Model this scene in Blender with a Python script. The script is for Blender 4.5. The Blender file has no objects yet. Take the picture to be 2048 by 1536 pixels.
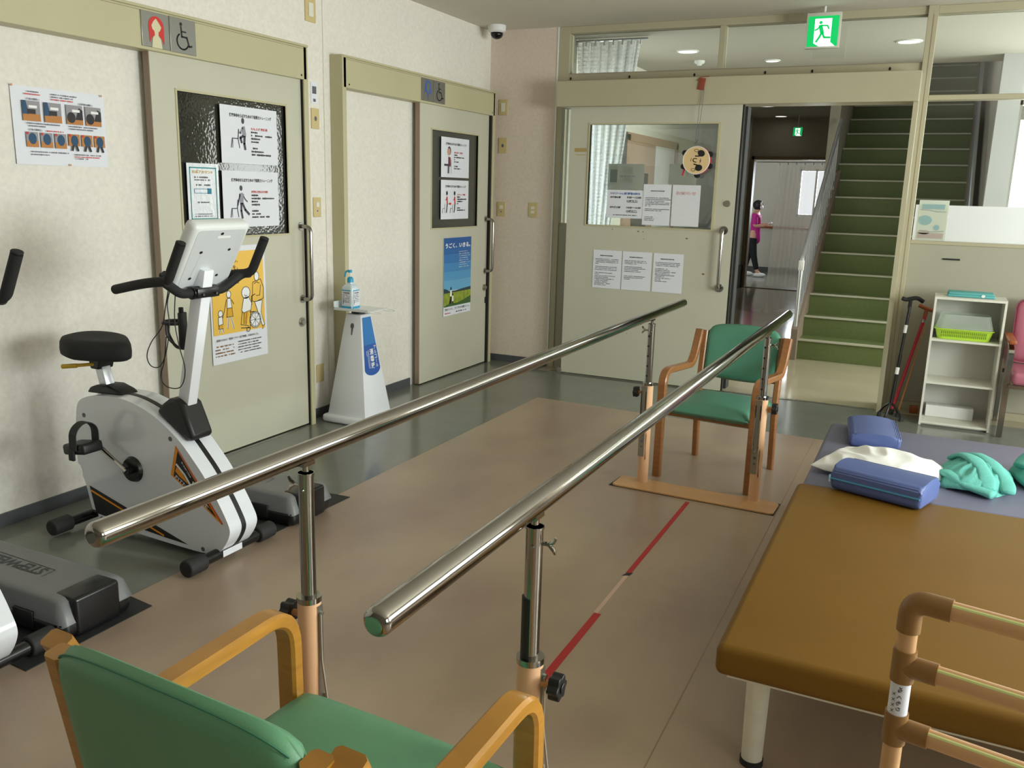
import bpy, bmesh, math, random
from mathutils import Vector, Matrix, noise
R_ = math.radians
S = bpy.context.scene
COL = S.collection
rng = random.Random(7)

# ------------------------------------------------------------------ helpers
def lin(c):
    c = c/255.0
    return c/12.92 if c <= 0.04045 else ((c+0.055)/1.055)**2.4
def rgb(r, g, b): return (lin(r), lin(g), lin(b), 1.0)

def mat(name, col, rough=0.5, metal=0.0, spec=0.5, var=0.0, vscale=8.0, bump=0.0, bscale=60.0, emit=None, estr=0.0,
        coat=0.0, rvar=0.0, col2=None, stretch=None):
    m = bpy.data.materials.new(name); m.use_nodes = True
    nt = m.node_tree; b = nt.nodes['Principled BSDF']
    b.inputs['Base Color'].default_value = col
    b.inputs['Roughness'].default_value = rough
    b.inputs['Metallic'].default_value = metal
    b.inputs['Specular IOR Level'].default_value = spec
    b.inputs['Coat Weight'].default_value = coat
    if emit:
        b.inputs['Emission Color'].default_value = emit
        b.inputs['Emission Strength'].default_value = estr
    tc = None
    if var or bump or rvar:
        tc = nt.nodes.new('ShaderNodeTexCoord')
        src = tc.outputs['Object']
        if stretch:
            mp = nt.nodes.new('ShaderNodeMapping'); mp.inputs['Scale'].default_value = stretch
            nt.links.new(src, mp.inputs[0]); src = mp.outputs[0]
    if var or rvar:
        n = nt.nodes.new('ShaderNodeTexNoise'); n.inputs['Scale'].default_value = vscale
        n.inputs['Detail'].default_value = 5.0
        nt.links.new(src, n.inputs['Vector'])
        if var:
            cr = nt.nodes.new('ShaderNodeValToRGB')
            c2 = col2 or tuple([max(0, c*(1-var)) for c in col[:3]]+[1])
            c1 = col if col2 else tuple([min(1, c*(1+var)) for c in col[:3]]+[1])
            cr.color_ramp.elements[0].position = 0.3; cr.color_ramp.elements[0].color = c2
            cr.color_ramp.elements[1].position = 0.7; cr.color_ramp.elements[1].color = c1
            nt.links.new(n.outputs['Fac'], cr.inputs['Fac'])
            nt.links.new(cr.outputs['Color'], b.inputs['Base Color'])
        if rvar:
            mr = nt.nodes.new('ShaderNodeMapRange')
            mr.inputs['To Min'].default_value = rough-rvar; mr.inputs['To Max'].default_value = rough+rvar
            nt.links.new(n.outputs['Fac'], mr.inputs['Value']); nt.links.new(mr.outputs[0], b.inputs['Roughness'])
    if bump:
        n2 = nt.nodes.new('ShaderNodeTexNoise'); n2.inputs['Scale'].default_value = bscale
        n2.inputs['Detail'].default_value = 3.0
        nt.links.new(src, n2.inputs['Vector'])
        bp = nt.nodes.new('ShaderNodeBump'); bp.inputs['Strength'].default_value = bump; bp.inputs['Distance'].default_value = 0.004
        nt.links.new(n2.outputs['Fac'], bp.inputs['Height']); nt.links.new(bp.outputs['Normal'], b.inputs['Normal'])
    return m

MX = {}
ROOTS = {}
def props(o, label=None, cat=None, group=None, kind=None):
    if label: o['label'] = label
    if cat: o['category'] = cat
    if group: o['group'] = group
    if kind: o['kind'] = kind
    return o
def thing(name, label, cat, loc=(0, 0, 0), rz=0.0, group=None, kind=None):
    o = bpy.data.objects.new(name, None); COL.objects.link(o)
    o.empty_display_size = 0.05
    o.location = loc; o.rotation_euler = (0, 0, rz)
    ROOTS[o.name] = (Matrix.Translation(Vector(loc)) @ Matrix.Rotation(rz, 4, 'Z')).inverted()
    return props(o, label, cat, group, kind)
def rootof(o):
    while o.parent: o = o.parent
    return o
def mk(name, bm, m, smooth=0.6, bevel=0.0):
    bmesh.ops.recalc_face_normals(bm, faces=bm.faces[:])
    me = bpy.data.meshes.new(name); bm.to_mesh(me); bm.free()
    for mm in (m if isinstance(m, (list, tuple)) else [m]): me.materials.append(mm)
    if smooth:
        me.polygons.foreach_set('use_smooth', [True]*len(me.polygons))
        me.set_sharp_from_angle(angle=smooth)
    o = bpy.data.objects.new(name, me); COL.objects.link(o)
    if bevel:
        b = o.modifiers.new('bevel', 'BEVEL'); b.width = bevel; b.segments = 2; b.limit_method = 'ANGLE'; b.angle_limit = R_(40)
    return o
def part(name, bm, m, parent, smooth=0.6, bevel=0.0, label=None, kind=None):
    r = rootof(parent)
    bm.transform(ROOTS[r.name])
    o = mk(name, bm, m, smooth, bevel); o.parent = parent
    if label: o['label'] = label
    if kind: o['kind'] = kind
    return o
def single(name, bm, m, label=None, cat=None, group=None, kind=None, smooth=0.6, bevel=0.0):
    xs = [v.co for v in bm.verts]
    lo = Vector((min(v.x for v in xs), min(v.y for v in xs), min(v.z for v in xs)))
    hi = Vector((max(v.x for v in xs), max(v.y for v in xs), max(v.z for v in xs)))
    c = Vector(((lo.x+hi.x)/2, (lo.y+hi.y)/2, lo.z))
    bm.transform(Matrix.Translation(-c))
    o = mk(name, bm, m, smooth, bevel); o.location = c
    ROOTS[o.name] = Matrix.Translation(-c)
    return props(o, label, cat, group, kind)
def struct(name, bm, m, **k): return single(name, bm, m, kind='structure', **k)
def copy_tree(o, parent=None, **over):
    c = o.copy(); COL.objects.link(c)
    if parent: c.parent = parent
    for ch in list(o.children): copy_tree(ch, c)
    return c

def B(): return bmesh.new()
def box(bm, x0, x1, y0, y1, z0, z1, b=0.0, seg=2):
    r = bmesh.ops.create_cube(bm, size=1.0)
    vs = r['verts']
    for v in vs:
        v.co = Vector(((x0+x1)/2+v.co.x*(x1-x0), (y0+y1)/2+v.co.y*(y1-y0), (z0+z1)/2+v.co.z*(z1-z0)))
    if b:
        es = list({e for v in vs for e in v.link_edges})
        bmesh.ops.bevel(bm, geom=es, offset=b, segments=seg, affect='EDGES', profile=0.5)
    return bm
def bx(x0, x1, y0, y1, z0, z1, b=0.0, seg=2): return box(B(), x0, x1, y0, y1, z0, z1, b, seg)
def boxes(*l):
    bm = B()
    for a in l: box(bm, *a)
    return bm
def obox(bm, c, sx, sy, sz, M=None, b=0.0, seg=2):
    t = B(); box(t, -sx/2, sx/2, -sy/2, sy/2, -sz/2, sz/2, b, seg)
    if M is not None: t.transform(M)
    t.transform(Matrix.Translation(Vector(c)))
    merge(bm, t); return bm
def merge(bm, t):
    me = bpy.data.meshes.new('tmp'); t.to_mesh(me); t.free(); bm.from_mesh(me); bpy.data.meshes.remove(me)
def fillet(pts, rad, n=5):
    pts = [Vector(p) for p in pts]; out = [pts[0]]
    for i in range(1, len(pts)-1):
        a, b, c = pts[i-1], pts[i], pts[i+1]
        d1 = (a-b); d2 = (c-b); r = min(rad, d1.length*0.49, d2.length*0.49)
        p0 = b+d1.normalized()*r; p1 = b+d2.normalized()*r
        for k in range(n+1):
            t = k/n
            out.append(p0*(1-t)**2+b*2*t*(1-t)+p1*t*t)
    out.append(pts[-1]); return out
def tube(bm, pts, r, seg=12, caps=True, closed=False):
    pts = [Vector(p) for p in pts]; n = len(pts)
    rr = r if isinstance(r, (list, tuple)) else [r]*n
    rings = []; up = None
    for i, p in enumerate(pts):
        if closed: t = (pts[(i+1) % n]-pts[i-1])
        else: t = (pts[min(i+1, n-1)]-pts[max(i-1, 0)])
        t.normalize()
        if up is None:
            up = Vector((0, 0, 1)) if abs(t.z) < 0.9 else Vector((1, 0, 0))
        up = (up-t*up.dot(t)).normalized(); s = t.cross(up)
        rings.append([bm.verts.new(p+(up*math.cos(a)+s*math.sin(a))*rr[i]) for a in [2*math.pi*k/seg for k in range(seg)]])
    m = n if closed else n-1
    for i in range(m):
        A, Bq = rings[i], rings[(i+1) % n]
        for k in range(seg): bm.faces.new((A[k], A[(k+1) % seg], Bq[(k+1) % seg], Bq[k]))
    if caps and not closed:
        bm.faces.new(rings[0]); bm.faces.new(rings[-1])
    return bm
def tb(pts, r, seg=12, **k): return tube(B(), pts, r, seg, **k)
def cyl(bm, p0, p1, r0, r1=None, seg=20): return tube(bm, [p0, p1], [r0, r0 if r1 is None else r1], seg)
def rounded_cyl(bm, p0, p1, r, e, seg=24):
    p0 = Vector(p0); p1 = Vector(p1); d = (p1-p0).normalized()
    pts = []; rr = []
    for k in range(7):
        a = math.pi/2*k/6
        pts.append(p0+d*(e*(1-math.sin(a)))); rr.append(r-e+e*math.cos(a))
    pts = pts[::-1]; rr = rr[::-1]
    q = []; qr = []
    for k in range(7):
        a = math.pi/2*k/6
        q.append(p1-d*(e*(1-math.sin(a)))); qr.append(r-e+e*math.cos(a))
    return tube(bm, pts+q, rr+qr, seg)
def prism(bm, poly, axis, a0, a1):
    # poly: 2D; axis 'y': (x,z); axis 'x': (y,z); axis 'z': (x,y)
    def P(p, a):
        return (p[0], a, p[1]) if axis == 'y' else ((a, p[0], p[1]) if axis == 'x' else (p[0], p[1], a))
    v0 = [bm.verts.new(P(p, a0)) for p in poly]; v1 = [bm.verts.new(P(p, a1)) for p in poly]
    n = len(poly)
    bm.faces.new(v0[::-1]); bm.faces.new(v1)
    for i in range(n): bm.faces.new((v0[i], v0[(i+1) % n], v1[(i+1) % n], v1[i]))
    return bm
def lathe(bm, prof, c, seg=24, sq=None):
    rings = []
    for r, z in prof:
        ring = []
        for k in range(seg):
            a = 2*math.pi*k/seg; ca, sa = math.cos(a), math.sin(a)
            if sq:
                e = 2.0/sq; ca = math.copysign(abs(ca)**e, ca); sa = math.copysign(abs(sa)**e, sa)
            ring.append(bm.verts.new((c[0]+r*ca, c[1]+r*sa, c[2]+z)))
        rings.append(ring)
    for A, Bq in zip(rings, rings[1:]):
        for k in range(seg): bm.faces.new((A[k], A[(k+1) % seg], Bq[(k+1) % seg], Bq[k]))
    bm.faces.new(rings[0]); bm.faces.new(rings[-1]); return bm
def rrect(x0, x1, y0, y1, r, n=5):
    out = []
    for cx, cy, a0 in ((x1-r, y1-r, 0), (x0+r, y1-r, 90), (x0+r, y0+r, 180), (x1-r, y0+r, 270)):
        for k in range(n+1):
            a = R_(a0+90*k/n); out.append((cx+r*math.cos(a), cy+r*math.sin(a)))
    return out
def sweep_rect(bm, pts, w, t, wax):
    # rectangular section: w along fixed axis wax, t along the in-plane normal
    pts = [Vector(p) for p in pts]; wax = Vector(wax); n = len(pts); rings = []
    c = min(w, t)*0.18
    sec = [(-w/2, -t/2+c), (-w/2+c, -t/2), (w/2-c, -t/2), (w/2, -t/2+c), (w/2, t/2-c), (w/2-c, t/2), (-w/2+c, t/2), (-w/2, t/2-c)]
    for i, p in enumerate(pts):
        tg = (pts[min(i+1, n-1)]-pts[max(i-1, 0)]).normalized(); nn = wax.cross(tg).normalized()
        rings.append([bm.verts.new(p+wax*a+nn*b) for a, b in sec])
    for A, Bq in zip(rings, rings[1:]):
        for k in range(8): bm.faces.new((A[k], A[(k+1) % 8], Bq[(k+1) % 8], Bq[k]))
    bm.faces.new(rings[0]); bm.faces.new(rings[-1]); return bm

# ---- flat print helpers
class Fr:
    def __init__(s, o, u, v, n, w=1.0, h=1.0):
        s.o = Vector(o); s.u = Vector(u); s.v = Vector(v); s.n = Vector(n); s.w = w; s.h = h
    def p(s, a, b, d=0.0): return s.o+s.u*a+s.v*b+s.n*d
def FL(x, y, z): return Fr((x, y, z), (0, 1, 0), (0, 0, 1), (1, 0, 0))      # on a surface facing +x
def FB(x, y, z): return Fr((x, y, z), (1, 0, 0), (0, 0, 1), (0, -1, 0))     # on a surface facing -y
def FT(x, y, z, a=0.0): return Fr((x, y, z), (math.cos(a), math.sin(a), 0), (-math.sin(a), math.cos(a), 0), (0, 0, 1))
def poly(bm, f, pts, d): return bm.faces.new([bm.verts.new(f.p(a, b, d)) for a, b in pts])
def rect(bm, f, x0, x1, y0, y1, d): return poly(bm, f, ((x0, y0), (x1, y0), (x1, y1), (x0, y1)), d)
def disc(bm, f, cx, cy, rx, d, ry=None, n=20, a=0.0):
    ry = ry or rx; ca, sa = math.cos(a), math.sin(a)
    return poly(bm, f, [(cx+rx*math.cos(t)*ca-ry*math.sin(t)*sa, cy+rx*math.cos(t)*sa+ry*math.sin(t)*ca) for t in [2*math.pi*k/n for k in range(n)]], d)
def stroke(bm, f, pts, w, d, closed=False):
    m = len(pts)-(0 if closed else 1)
    for i in range(m):
        a = Vector(pts[i]); b = Vector(pts[(i+1) % len(pts)]); t = (b-a)
        if t.length < 1e-6: continue
        t.normalize(); q = Vector((-t.y, t.x))*w/2; e = t*w*0.25
        poly(bm, f, [a-e-q, b+e-q, b+e+q, a-e+q], d)
def arc(cx, cy, r, a0, a1, n=16, ry=None):
    return [(cx+r*math.cos(R_(a0+(a1-a0)*k/n)), cy+(ry or r)*math.sin(R_(a0+(a1-a0)*k/n))) for k in range(n+1)]
def rows(bm, f, x0, x1, y, h, d, fill=0.8):
    x = x0
    while x < x1-h*0.4:
        w = h*rng.uniform(0.45, 0.85)
        if rng.random() < fill:
            hh = h*rng.uniform(0.55, 0.95)
            rect(bm, f, x, min(x+w, x1), y+(h-hh)/2, y+(h+hh)/2, d)
        x += w+h*0.22
def text(bm, f, s, cx, cy, w, h, d, align='C', bold=0.0, vertical=False, rot=0.0):
    """real lettering: fits string s in a box w x h centred (or left aligned) at cx, cy of frame f"""
    if vertical:
        n = len(s); ch = h/n
        for i, c in enumerate(s):
            text(bm, f, c, cx, cy+h/2-ch*(i+0.5), w, ch*0.92, d, bold=bold)
        return
    cu = bpy.data.curves.new('t', 'FONT'); cu.body = s; cu.size = 1.0; cu.resolution_u = 2
    if bold: cu.offset = bold
    ob = bpy.data.objects.new('t', cu); COL.objects.link(ob)
    dg = bpy.context.evaluated_depsgraph_get(); dg.update()
    me = bpy.data.meshes.new_from_object(ob.evaluated_get(dg), depsgraph=dg)
    bpy.data.objects.remove(ob); bpy.data.curves.remove(cu)
    if not me.vertices: return
    xs = [v.co.x for v in me.vertices]; ys = [v.co.y for v in me.vertices]
    x0, x1, y0, y1 = min(xs), max(xs), min(ys), max(ys)
    sx = w/max(1e-4, x1-x0); sy = h/max(1e-4, y1-y0)
    if len(s) == 1: sx = sy = min(sx, sy)
    cr, sr = math.cos(rot), math.sin(rot)
    for v in me.vertices:
        a = (v.co.x-(x0+x1)/2)*sx; b = (v.co.y-(y0+y1)/2)*sy
        if align == 'L': a += w/2
        v.co = f.p(cx+a*cr-b*sr, cy+a*sr+b*cr, d)
    bm.from_mesh(me); bpy.data.meshes.remove(me)

# ------------------------------------------------------------------ materials
M_wall = mat('wallpaper', rgb(231, 226, 217), 0.85, var=0.05, vscale=45, bump=0.35, bscale=170)
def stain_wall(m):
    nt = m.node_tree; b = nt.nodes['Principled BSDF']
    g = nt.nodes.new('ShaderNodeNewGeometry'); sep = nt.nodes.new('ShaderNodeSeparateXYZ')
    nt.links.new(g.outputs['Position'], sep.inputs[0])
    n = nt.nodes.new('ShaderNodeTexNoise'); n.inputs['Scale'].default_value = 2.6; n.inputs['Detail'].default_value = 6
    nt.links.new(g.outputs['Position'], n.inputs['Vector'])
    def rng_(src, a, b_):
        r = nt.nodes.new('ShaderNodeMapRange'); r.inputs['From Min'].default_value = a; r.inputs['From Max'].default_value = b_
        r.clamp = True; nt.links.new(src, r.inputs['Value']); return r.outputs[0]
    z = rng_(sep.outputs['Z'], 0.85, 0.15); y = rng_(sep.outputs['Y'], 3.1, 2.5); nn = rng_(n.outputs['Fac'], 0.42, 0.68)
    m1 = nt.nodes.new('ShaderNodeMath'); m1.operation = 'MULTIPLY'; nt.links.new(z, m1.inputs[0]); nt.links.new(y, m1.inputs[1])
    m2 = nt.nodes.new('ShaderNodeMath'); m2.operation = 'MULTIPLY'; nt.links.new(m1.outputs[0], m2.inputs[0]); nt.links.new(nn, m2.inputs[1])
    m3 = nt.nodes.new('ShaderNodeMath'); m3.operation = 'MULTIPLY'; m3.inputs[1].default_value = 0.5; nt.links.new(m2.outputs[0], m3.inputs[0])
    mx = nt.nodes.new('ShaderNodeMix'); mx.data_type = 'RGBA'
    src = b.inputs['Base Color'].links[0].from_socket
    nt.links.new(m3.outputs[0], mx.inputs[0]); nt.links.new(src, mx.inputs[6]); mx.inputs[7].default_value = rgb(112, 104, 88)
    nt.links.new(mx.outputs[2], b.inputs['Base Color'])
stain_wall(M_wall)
M_wallp = mat('wallpaper_pinkish', rgb(222, 207, 192), 0.85, var=0.05, vscale=45, bump=0.35, bscale=170)
M_ceil = mat('ceiling_board', rgb(214, 208, 194), 0.9, var=0.05, vscale=120, bump=0.3, bscale=220)
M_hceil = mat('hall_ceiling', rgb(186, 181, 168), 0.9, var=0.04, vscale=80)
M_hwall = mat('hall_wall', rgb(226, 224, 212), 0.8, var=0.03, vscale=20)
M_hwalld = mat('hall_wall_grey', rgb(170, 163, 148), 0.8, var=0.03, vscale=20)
M_white = mat('white_paint', rgb(232, 232, 230), 0.5)
M_beige = mat('beige_door', rgb(196, 193, 175), 0.42, var=0.02, vscale=3)
M_beige2 = mat('beige_frame', rgb(190, 183, 148), 0.45, var=0.02, vscale=3)
M_beige3 = mat('beige_frame_hall', rgb(180, 173, 146), 0.45, var=0.03, vscale=4)
M_edge = mat('door_edge', rgb(150, 130, 112), 0.5)
M_dark = mat('dark_gap', rgb(22, 21, 18), 0.7)
M_base = mat('baseboard_vinyl', rgb(78, 80, 84), 0.45)
M_floor = mat('grey_lino', rgb(118, 121, 112), 0.16, var=0.05, vscale=6, rvar=0.05, spec=0.5)
M_pink = mat('pink_vinyl', rgb(180, 161, 137), 0.30, col2=rgb(150, 128, 114), var=0.1, vscale=1.7, rvar=0.06, bump=0.1, bscale=500, stretch=(1, 0.6, 1))
M_hall = mat('cream_lino', rgb(166, 157, 133), 0.12, var=0.05, vscale=2.5, rvar=0.04)
M_seam = mat('floor_seam', rgb(150, 130, 110), 0.6)
M_chrome = mat('chrome', rgb(165, 162, 157), 0.07, metal=1.0)
M_chromed = mat('worn_chrome', rgb(165, 163, 158), 0.16, metal=1.0)
M_steel = mat('brushed_steel', rgb(176, 174, 166), 0.35, metal=1.0)
M_alu = mat('aluminium', rgb(205, 208, 214), 0.3, metal=0.8)
M_peach = mat('peach_paint', rgb(224, 178, 138), 0.4, var=0.05, vscale=9)
M_plate = mat('peach_plate', rgb(206, 160, 110), 0.42, var=0.06, vscale=9)
M_black = mat('black_plastic', rgb(24, 24, 25), 0.45)
M_blackg = mat('black_gloss', rgb(22, 22, 24), 0.25)
M_foam = mat('black_foam', rgb(26, 26, 27), 0.75, bump=0.2, bscale=900)
M_rubber = mat('black_rubber', rgb(38, 38, 39), 0.7)
M_bike = mat('bike_shell', rgb(226, 229, 236), 0.14, coat=0.3)
M_mast = mat('bike_mast', rgb(238, 240, 247), 0.3)
M_cons = mat('console_plastic', rgb(226, 229, 228), 0.35)
M_consb = mat('console_back', rgb(205, 209, 211), 0.45)
M_yel = mat('lever_yellow', rgb(196, 156, 40), 0.4)
M_orange = mat('print_orange', rgb(236, 150, 30), 0.4)
M_orange2 = mat('print_red_orange', rgb(226, 92, 48), 0.4)
M_printk = mat('print_black', rgb(30, 28, 30), 0.5)
M_printg = mat('print_grey', rgb(96, 96, 104), 0.5)
M_printr = mat('print_red', rgb(205, 52, 48), 0.6)
M_printb = mat('print_blue', rgb(58, 96, 178), 0.6)
M_printw = mat('print_white', rgb(240, 240, 240), 0.5)
M_paper = mat('paper', rgb(228, 230, 238), 0.7)
M_paperl = mat('laminated_paper', rgb(226, 228, 234), 0.12, bump=0.5, bscale=38)
M_stepg = mat('stepper_grey', rgb(118, 119, 121), 0.4, var=0.03, vscale=30)
M_stept = mat('stepper_text', rgb(52, 53, 56), 0.5)
M_wood = mat('chair_wood', rgb(178, 126, 50), 0.32, var=0.13, vscale=9, stretch=(1, 1, 9), coat=0.15)
M_wood2 = mat('chair_wood_reddish', rgb(152, 102, 60), 0.35, var=0.13, vscale=9, stretch=(1, 1, 9), coat=0.1)
M_greenv = mat('green_vinyl', rgb(98, 152, 114), 0.45, var=0.03, vscale=8, bump=0.1, bscale=500)
M_mustard = mat('mustard_vinyl', rgb(118, 84, 20), 0.52, spec=0.3, var=0.05, vscale=3, bump=0.08, bscale=400)
M_slate = mat('slate_blue_vinyl', rgb(110, 110, 134), 0.40, var=0.03, vscale=3, bump=0.08, bscale=400)
M_blue = mat('blue_vinyl', rgb(86, 102, 156), 0.42, var=0.04, vscale=6, bump=0.1, bscale=300)
M_pipe = mat('teal_piping', rgb(66, 136, 168), 0.5)
M_pillow = mat('white_cotton', rgb(236, 236, 234), 0.85, bump=0.15, bscale=700)
M_towel = mat('turquoise_towel', rgb(108, 192, 180), 0.95, var=0.06, vscale=60, bump=0.8, bscale=420)
M_legw = mat('leg_cream', rgb(226, 222, 204), 0.35, var=0.05, vscale=20)
M_tubeP = mat('peach_tube', rgb(208, 162, 114), 0.3)
M_joint = mat('brown_joint', rgb(140, 102, 54), 0.4)
M_stripe = mat('luminous_stripe', rgb(218, 226, 150), 0.5)
M_tapeR = mat('red_tape', rgb(178, 32, 34), 0.5)
M_tapeW = mat('pale_tape', rgb(206, 176, 158), 0.6)
M_swp = mat('switch_plate', rgb(206, 186, 134), 0.45)
M_sww = mat('switch_rocker', rgb(226, 224, 212), 0.4)
M_signp = mat('sign_metal', rgb(168, 168, 162), 0.3, metal=0.7)
M_signp2 = mat('sign_metal_dull', rgb(132, 130, 122), 0.4, metal=0.5)
M_stair = mat('stair_green', rgb(100, 113, 68), 0.45, var=0.08, vscale=40)
M_nose = mat('stair_nosing', rgb(190, 188, 172), 0.4)
M_string = mat('stair_stringer', rgb(128, 112, 100), 0.5)
M_brown = mat('brown_door_wood', rgb(172, 142, 118), 0.5, var=0.06, vscale=8, stretch=(6, 6, 1))
M_brownf = mat('far_door_frame', rgb(128, 104, 76), 0.5)
M_shelf = mat('white_shelf', rgb(222, 220, 208), 0.5)
M_shelfin = mat('white_shelf_back', rgb(200, 199, 192), 0.6)
M_lime = mat('lime_plastic', rgb(178, 216, 62), 0.4)
M_teal = mat('teal_cloth', rgb(96, 172, 172), 0.9, bump=0.3, bscale=300)
M_pinkch = mat('pink_vinyl_seat', rgb(178, 106, 124), 0.45)
M_red = mat('cane_red', rgb(196, 36, 62), 0.35)
M_tan = mat('tan_stick', rgb(204, 146, 96), 0.45)
M_handle = mat('cane_handle_wood', rgb(158, 84, 44), 0.4, var=0.1, vscale=20)
M_stand = mat('stand_white', rgb(230, 232, 238), 0.35)
M_standb = mat('stand_blue', rgb(30, 118, 190), 0.4)
M_standd = mat('stand_darkblue', rgb(20, 82, 168), 0.4)
M_cyan = mat('cyan_plastic', rgb(44, 160, 206), 0.35)
M_skin = mat('skin', rgb(214, 164, 138), 0.55)
M_hair = mat('hair_black', rgb(26, 22, 22), 0.5)
M_scrub = mat('magenta_cloth', rgb(190, 42, 140), 0.8)
M_trous = mat('black_trousers', rgb(20, 20, 24), 0.8)
M_yposter = mat('poster_yellow', rgb(240, 194, 84), 0.35)
M_lens = mat('camera_dome_black', rgb(12, 12, 14), 0.08)
M_tagr = mat('tag_red_brown', rgb(140, 62, 44), 0.6)
M_tanb = mat('drum_skin', rgb(226, 196, 146), 0.45, var=0.05, vscale=8)
M_drumr = mat('drum_red', rgb(206, 40, 66), 0.35)

def m_glass(name, tint=(0.96, 0.98, 0.97, 1), refl=0.10):
    m = bpy.data.materials.new(name); m.use_nodes = True; nt = m.node_tree; nt.nodes.clear()
    o = nt.nodes.new('ShaderNodeOutputMaterial'); mx = nt.nodes.new('ShaderNodeMixShader')
    t = nt.nodes.new('ShaderNodeBsdfTransparent'); t.inputs[0].default_value = tint
    g = nt.nodes.new('ShaderNodeBsdfGlossy'); g.inputs['Roughness'].default_value = 0.02
    fr = nt.nodes.new('ShaderNodeFresnel'); fr.inputs['IOR'].default_value = 1.45
    ad = nt.nodes.new('ShaderNodeMath'); ad.operation = 'MULTIPLY_ADD'; ad.inputs[1].default_value = 1.2; ad.inputs[2].default_value = refl*0.2
    nt.links.new(fr.outputs[0], ad.inputs[0]); nt.links.new(ad.outputs[0], mx.inputs[0])
    nt.links.new(t.outputs[0], mx.inputs[1]); nt.links.new(g.outputs[0], mx.inputs[2]); nt.links.new(mx.outputs[0], o.inputs[0])
    return m
M_glass = m_glass('clear_glass')
def m_sheer(name, col, trans, grid=None, holes=0.5):
    m = bpy.data.materials.new(name); m.use_nodes = True; nt = m.node_tree; nt.nodes.clear()
    o = nt.nodes.new('ShaderNodeOutputMaterial'); mx = nt.nodes.new('ShaderNodeMixShader'); mx2 = nt.nodes.new('ShaderNodeMixShader')
    t = nt.nodes.new('ShaderNodeBsdfTransparent'); d = nt.nodes.new('ShaderNodeBsdfDiffuse'); tr = nt.nodes.new('ShaderNodeBsdfTranslucent')
    d.inputs[0].default_value = col; tr.inputs[0].default_value = col; mx2.inputs[0].default_value = 0.5
    nt.links.new(d.outputs[0], mx2.inputs[1]); nt.links.new(tr.outputs[0], mx2.inputs[2])
    mx.inputs[0].default_value = 1-trans
    if grid:
        tc = nt.nodes.new('ShaderNodeTexCoord'); ck = nt.nodes.new('ShaderNodeTexBrick')
        ck.inputs['Scale'].default_value = grid; ck.inputs['Mortar Size'].default_value = 0.09; ck.offset = 0.0
        ck.inputs['Brick Width'].default_value = 0.5; ck.inputs['Row Height'].default_value = 0.5
        ck.inputs['Color1'].default_value = (1-trans,)*3+(1,); ck.inputs['Color2'].default_value = (1-trans-0.05,)*3+(1,); ck.inputs['Mortar'].default_value = (1, 1, 1, 1)
        mp = nt.nodes.new('ShaderNodeMapping'); mp.inputs['Rotation'].default_value = (R_(90), 0, 0)
        nt.links.new(tc.outputs['Object'], mp.inputs[0]); nt.links.new(mp.outputs[0], ck.inputs[0]); nt.links.new(ck.outputs['Color'], mx.inputs[0])
    nt.links.new(t.outputs[0], mx.inputs[1]); nt.links.new(mx2.outputs[0], mx.inputs[2]); nt.links.new(mx.outputs[0], o.inputs[0])
    return m
M_lace = m_sheer('lace_curtain', rgb(240, 243, 245), 0.25, grid=16)
M_sheer = m_sheer('sheer_curtain', rgb(214, 206, 190), 0.42)
M_frost = m_sheer('frosted_film', rgb(250, 250, 250), 0.12)
M_clearp = m_sheer('clear_plastic', rgb(232, 240, 232), 0.62)
M_thinsheet = m_sheer('faded_paper_backlit', rgb(244, 246, 238), 0.0)
M_thinsheet.node_tree.nodes['Mix Shader.001'].inputs[0].default_value = 0.8
M_sheetb = m_sheer('faded_blue_print', rgb(182, 212, 216), 0.0)
M_sheetp = m_sheer('faded_pink_print', rgb(216, 200, 192), 0.0)
def m_obscure():
    m = mat('obscured_glass', rgb(48, 48, 42), 0.06, spec=0.9)
    nt = m.node_tree; b = nt.nodes['Principled BSDF']
    tc = nt.nodes.new('ShaderNodeTexCoord'); v = nt.nodes.new('ShaderNodeTexVoronoi'); v.inputs['Scale'].default_value = 75; v.feature = 'SMOOTH_F1'
    nz = nt.nodes.new('ShaderNodeTexNoise'); nz.inputs['Scale'].default_value = 40
    bp = nt.nodes.new('ShaderNodeBump'); bp.inputs['Strength'].default_value = 0.16; bp.inputs['Distance'].default_value = 0.002
    ad = nt.nodes.new('ShaderNodeMath'); ad.operation = 'ADD'
    nt.links.new(tc.outputs['Object'], v.inputs['Vector']); nt.links.new(tc.outputs['Object'], nz.inputs['Vector'])
    nt.links.new(v.outputs['Distance'], ad.inputs[0]); nt.links.new(nz.outputs['Fac'], ad.inputs[1])
    nt.links.new(ad.outputs[0], bp.inputs['Height']); nt.links.new(bp.outputs[0], b.inputs['Normal']); return m
M_obs = m_obscure()
M_grey_glass = mat('grey_glass', rgb(74, 74, 67), 0.12, spec=0.6)
def m_emit(name, col, s):
    m = bpy.data.materials.new(name); m.use_nodes = True; nt = m.node_tree; b = nt.nodes['Principled BSDF']
    b.inputs['Base Color'].default_value = col; b.inputs['Emission Color'].default_value = col; b.inputs['Emission Strength'].default_value = s
    return m
M_exg = m_emit('exit_green_lit', rgb(0, 168, 84), 0.9)
M_exw = m_emit('exit_white_lit', rgb(240, 250, 244), 1.0)
M_lamp = m_emit('lamp_glow', rgb(255, 250, 240), 1.6)
def m_mottle(name, a, b, sc):
    return mat(name, a, 0.5, var=0.5, vscale=sc, col2=b)
M_wallrear = mat('rear_wall_shade', rgb(118, 112, 102), 0.85)  # unseen rear wall, colour darkened to cut its bounce light
M_panel = mat('beige_panel', rgb(170, 167, 149), 0.5, var=0.02, vscale=4)
M_greenf = mat('teal_green_vinyl', rgb(82, 140, 116), 0.42, var=0.03, vscale=8, bump=0.1, bscale=500)
M_hwhite = mat('hall_white_wall', rgb(178, 178, 180), 0.7)
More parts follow.
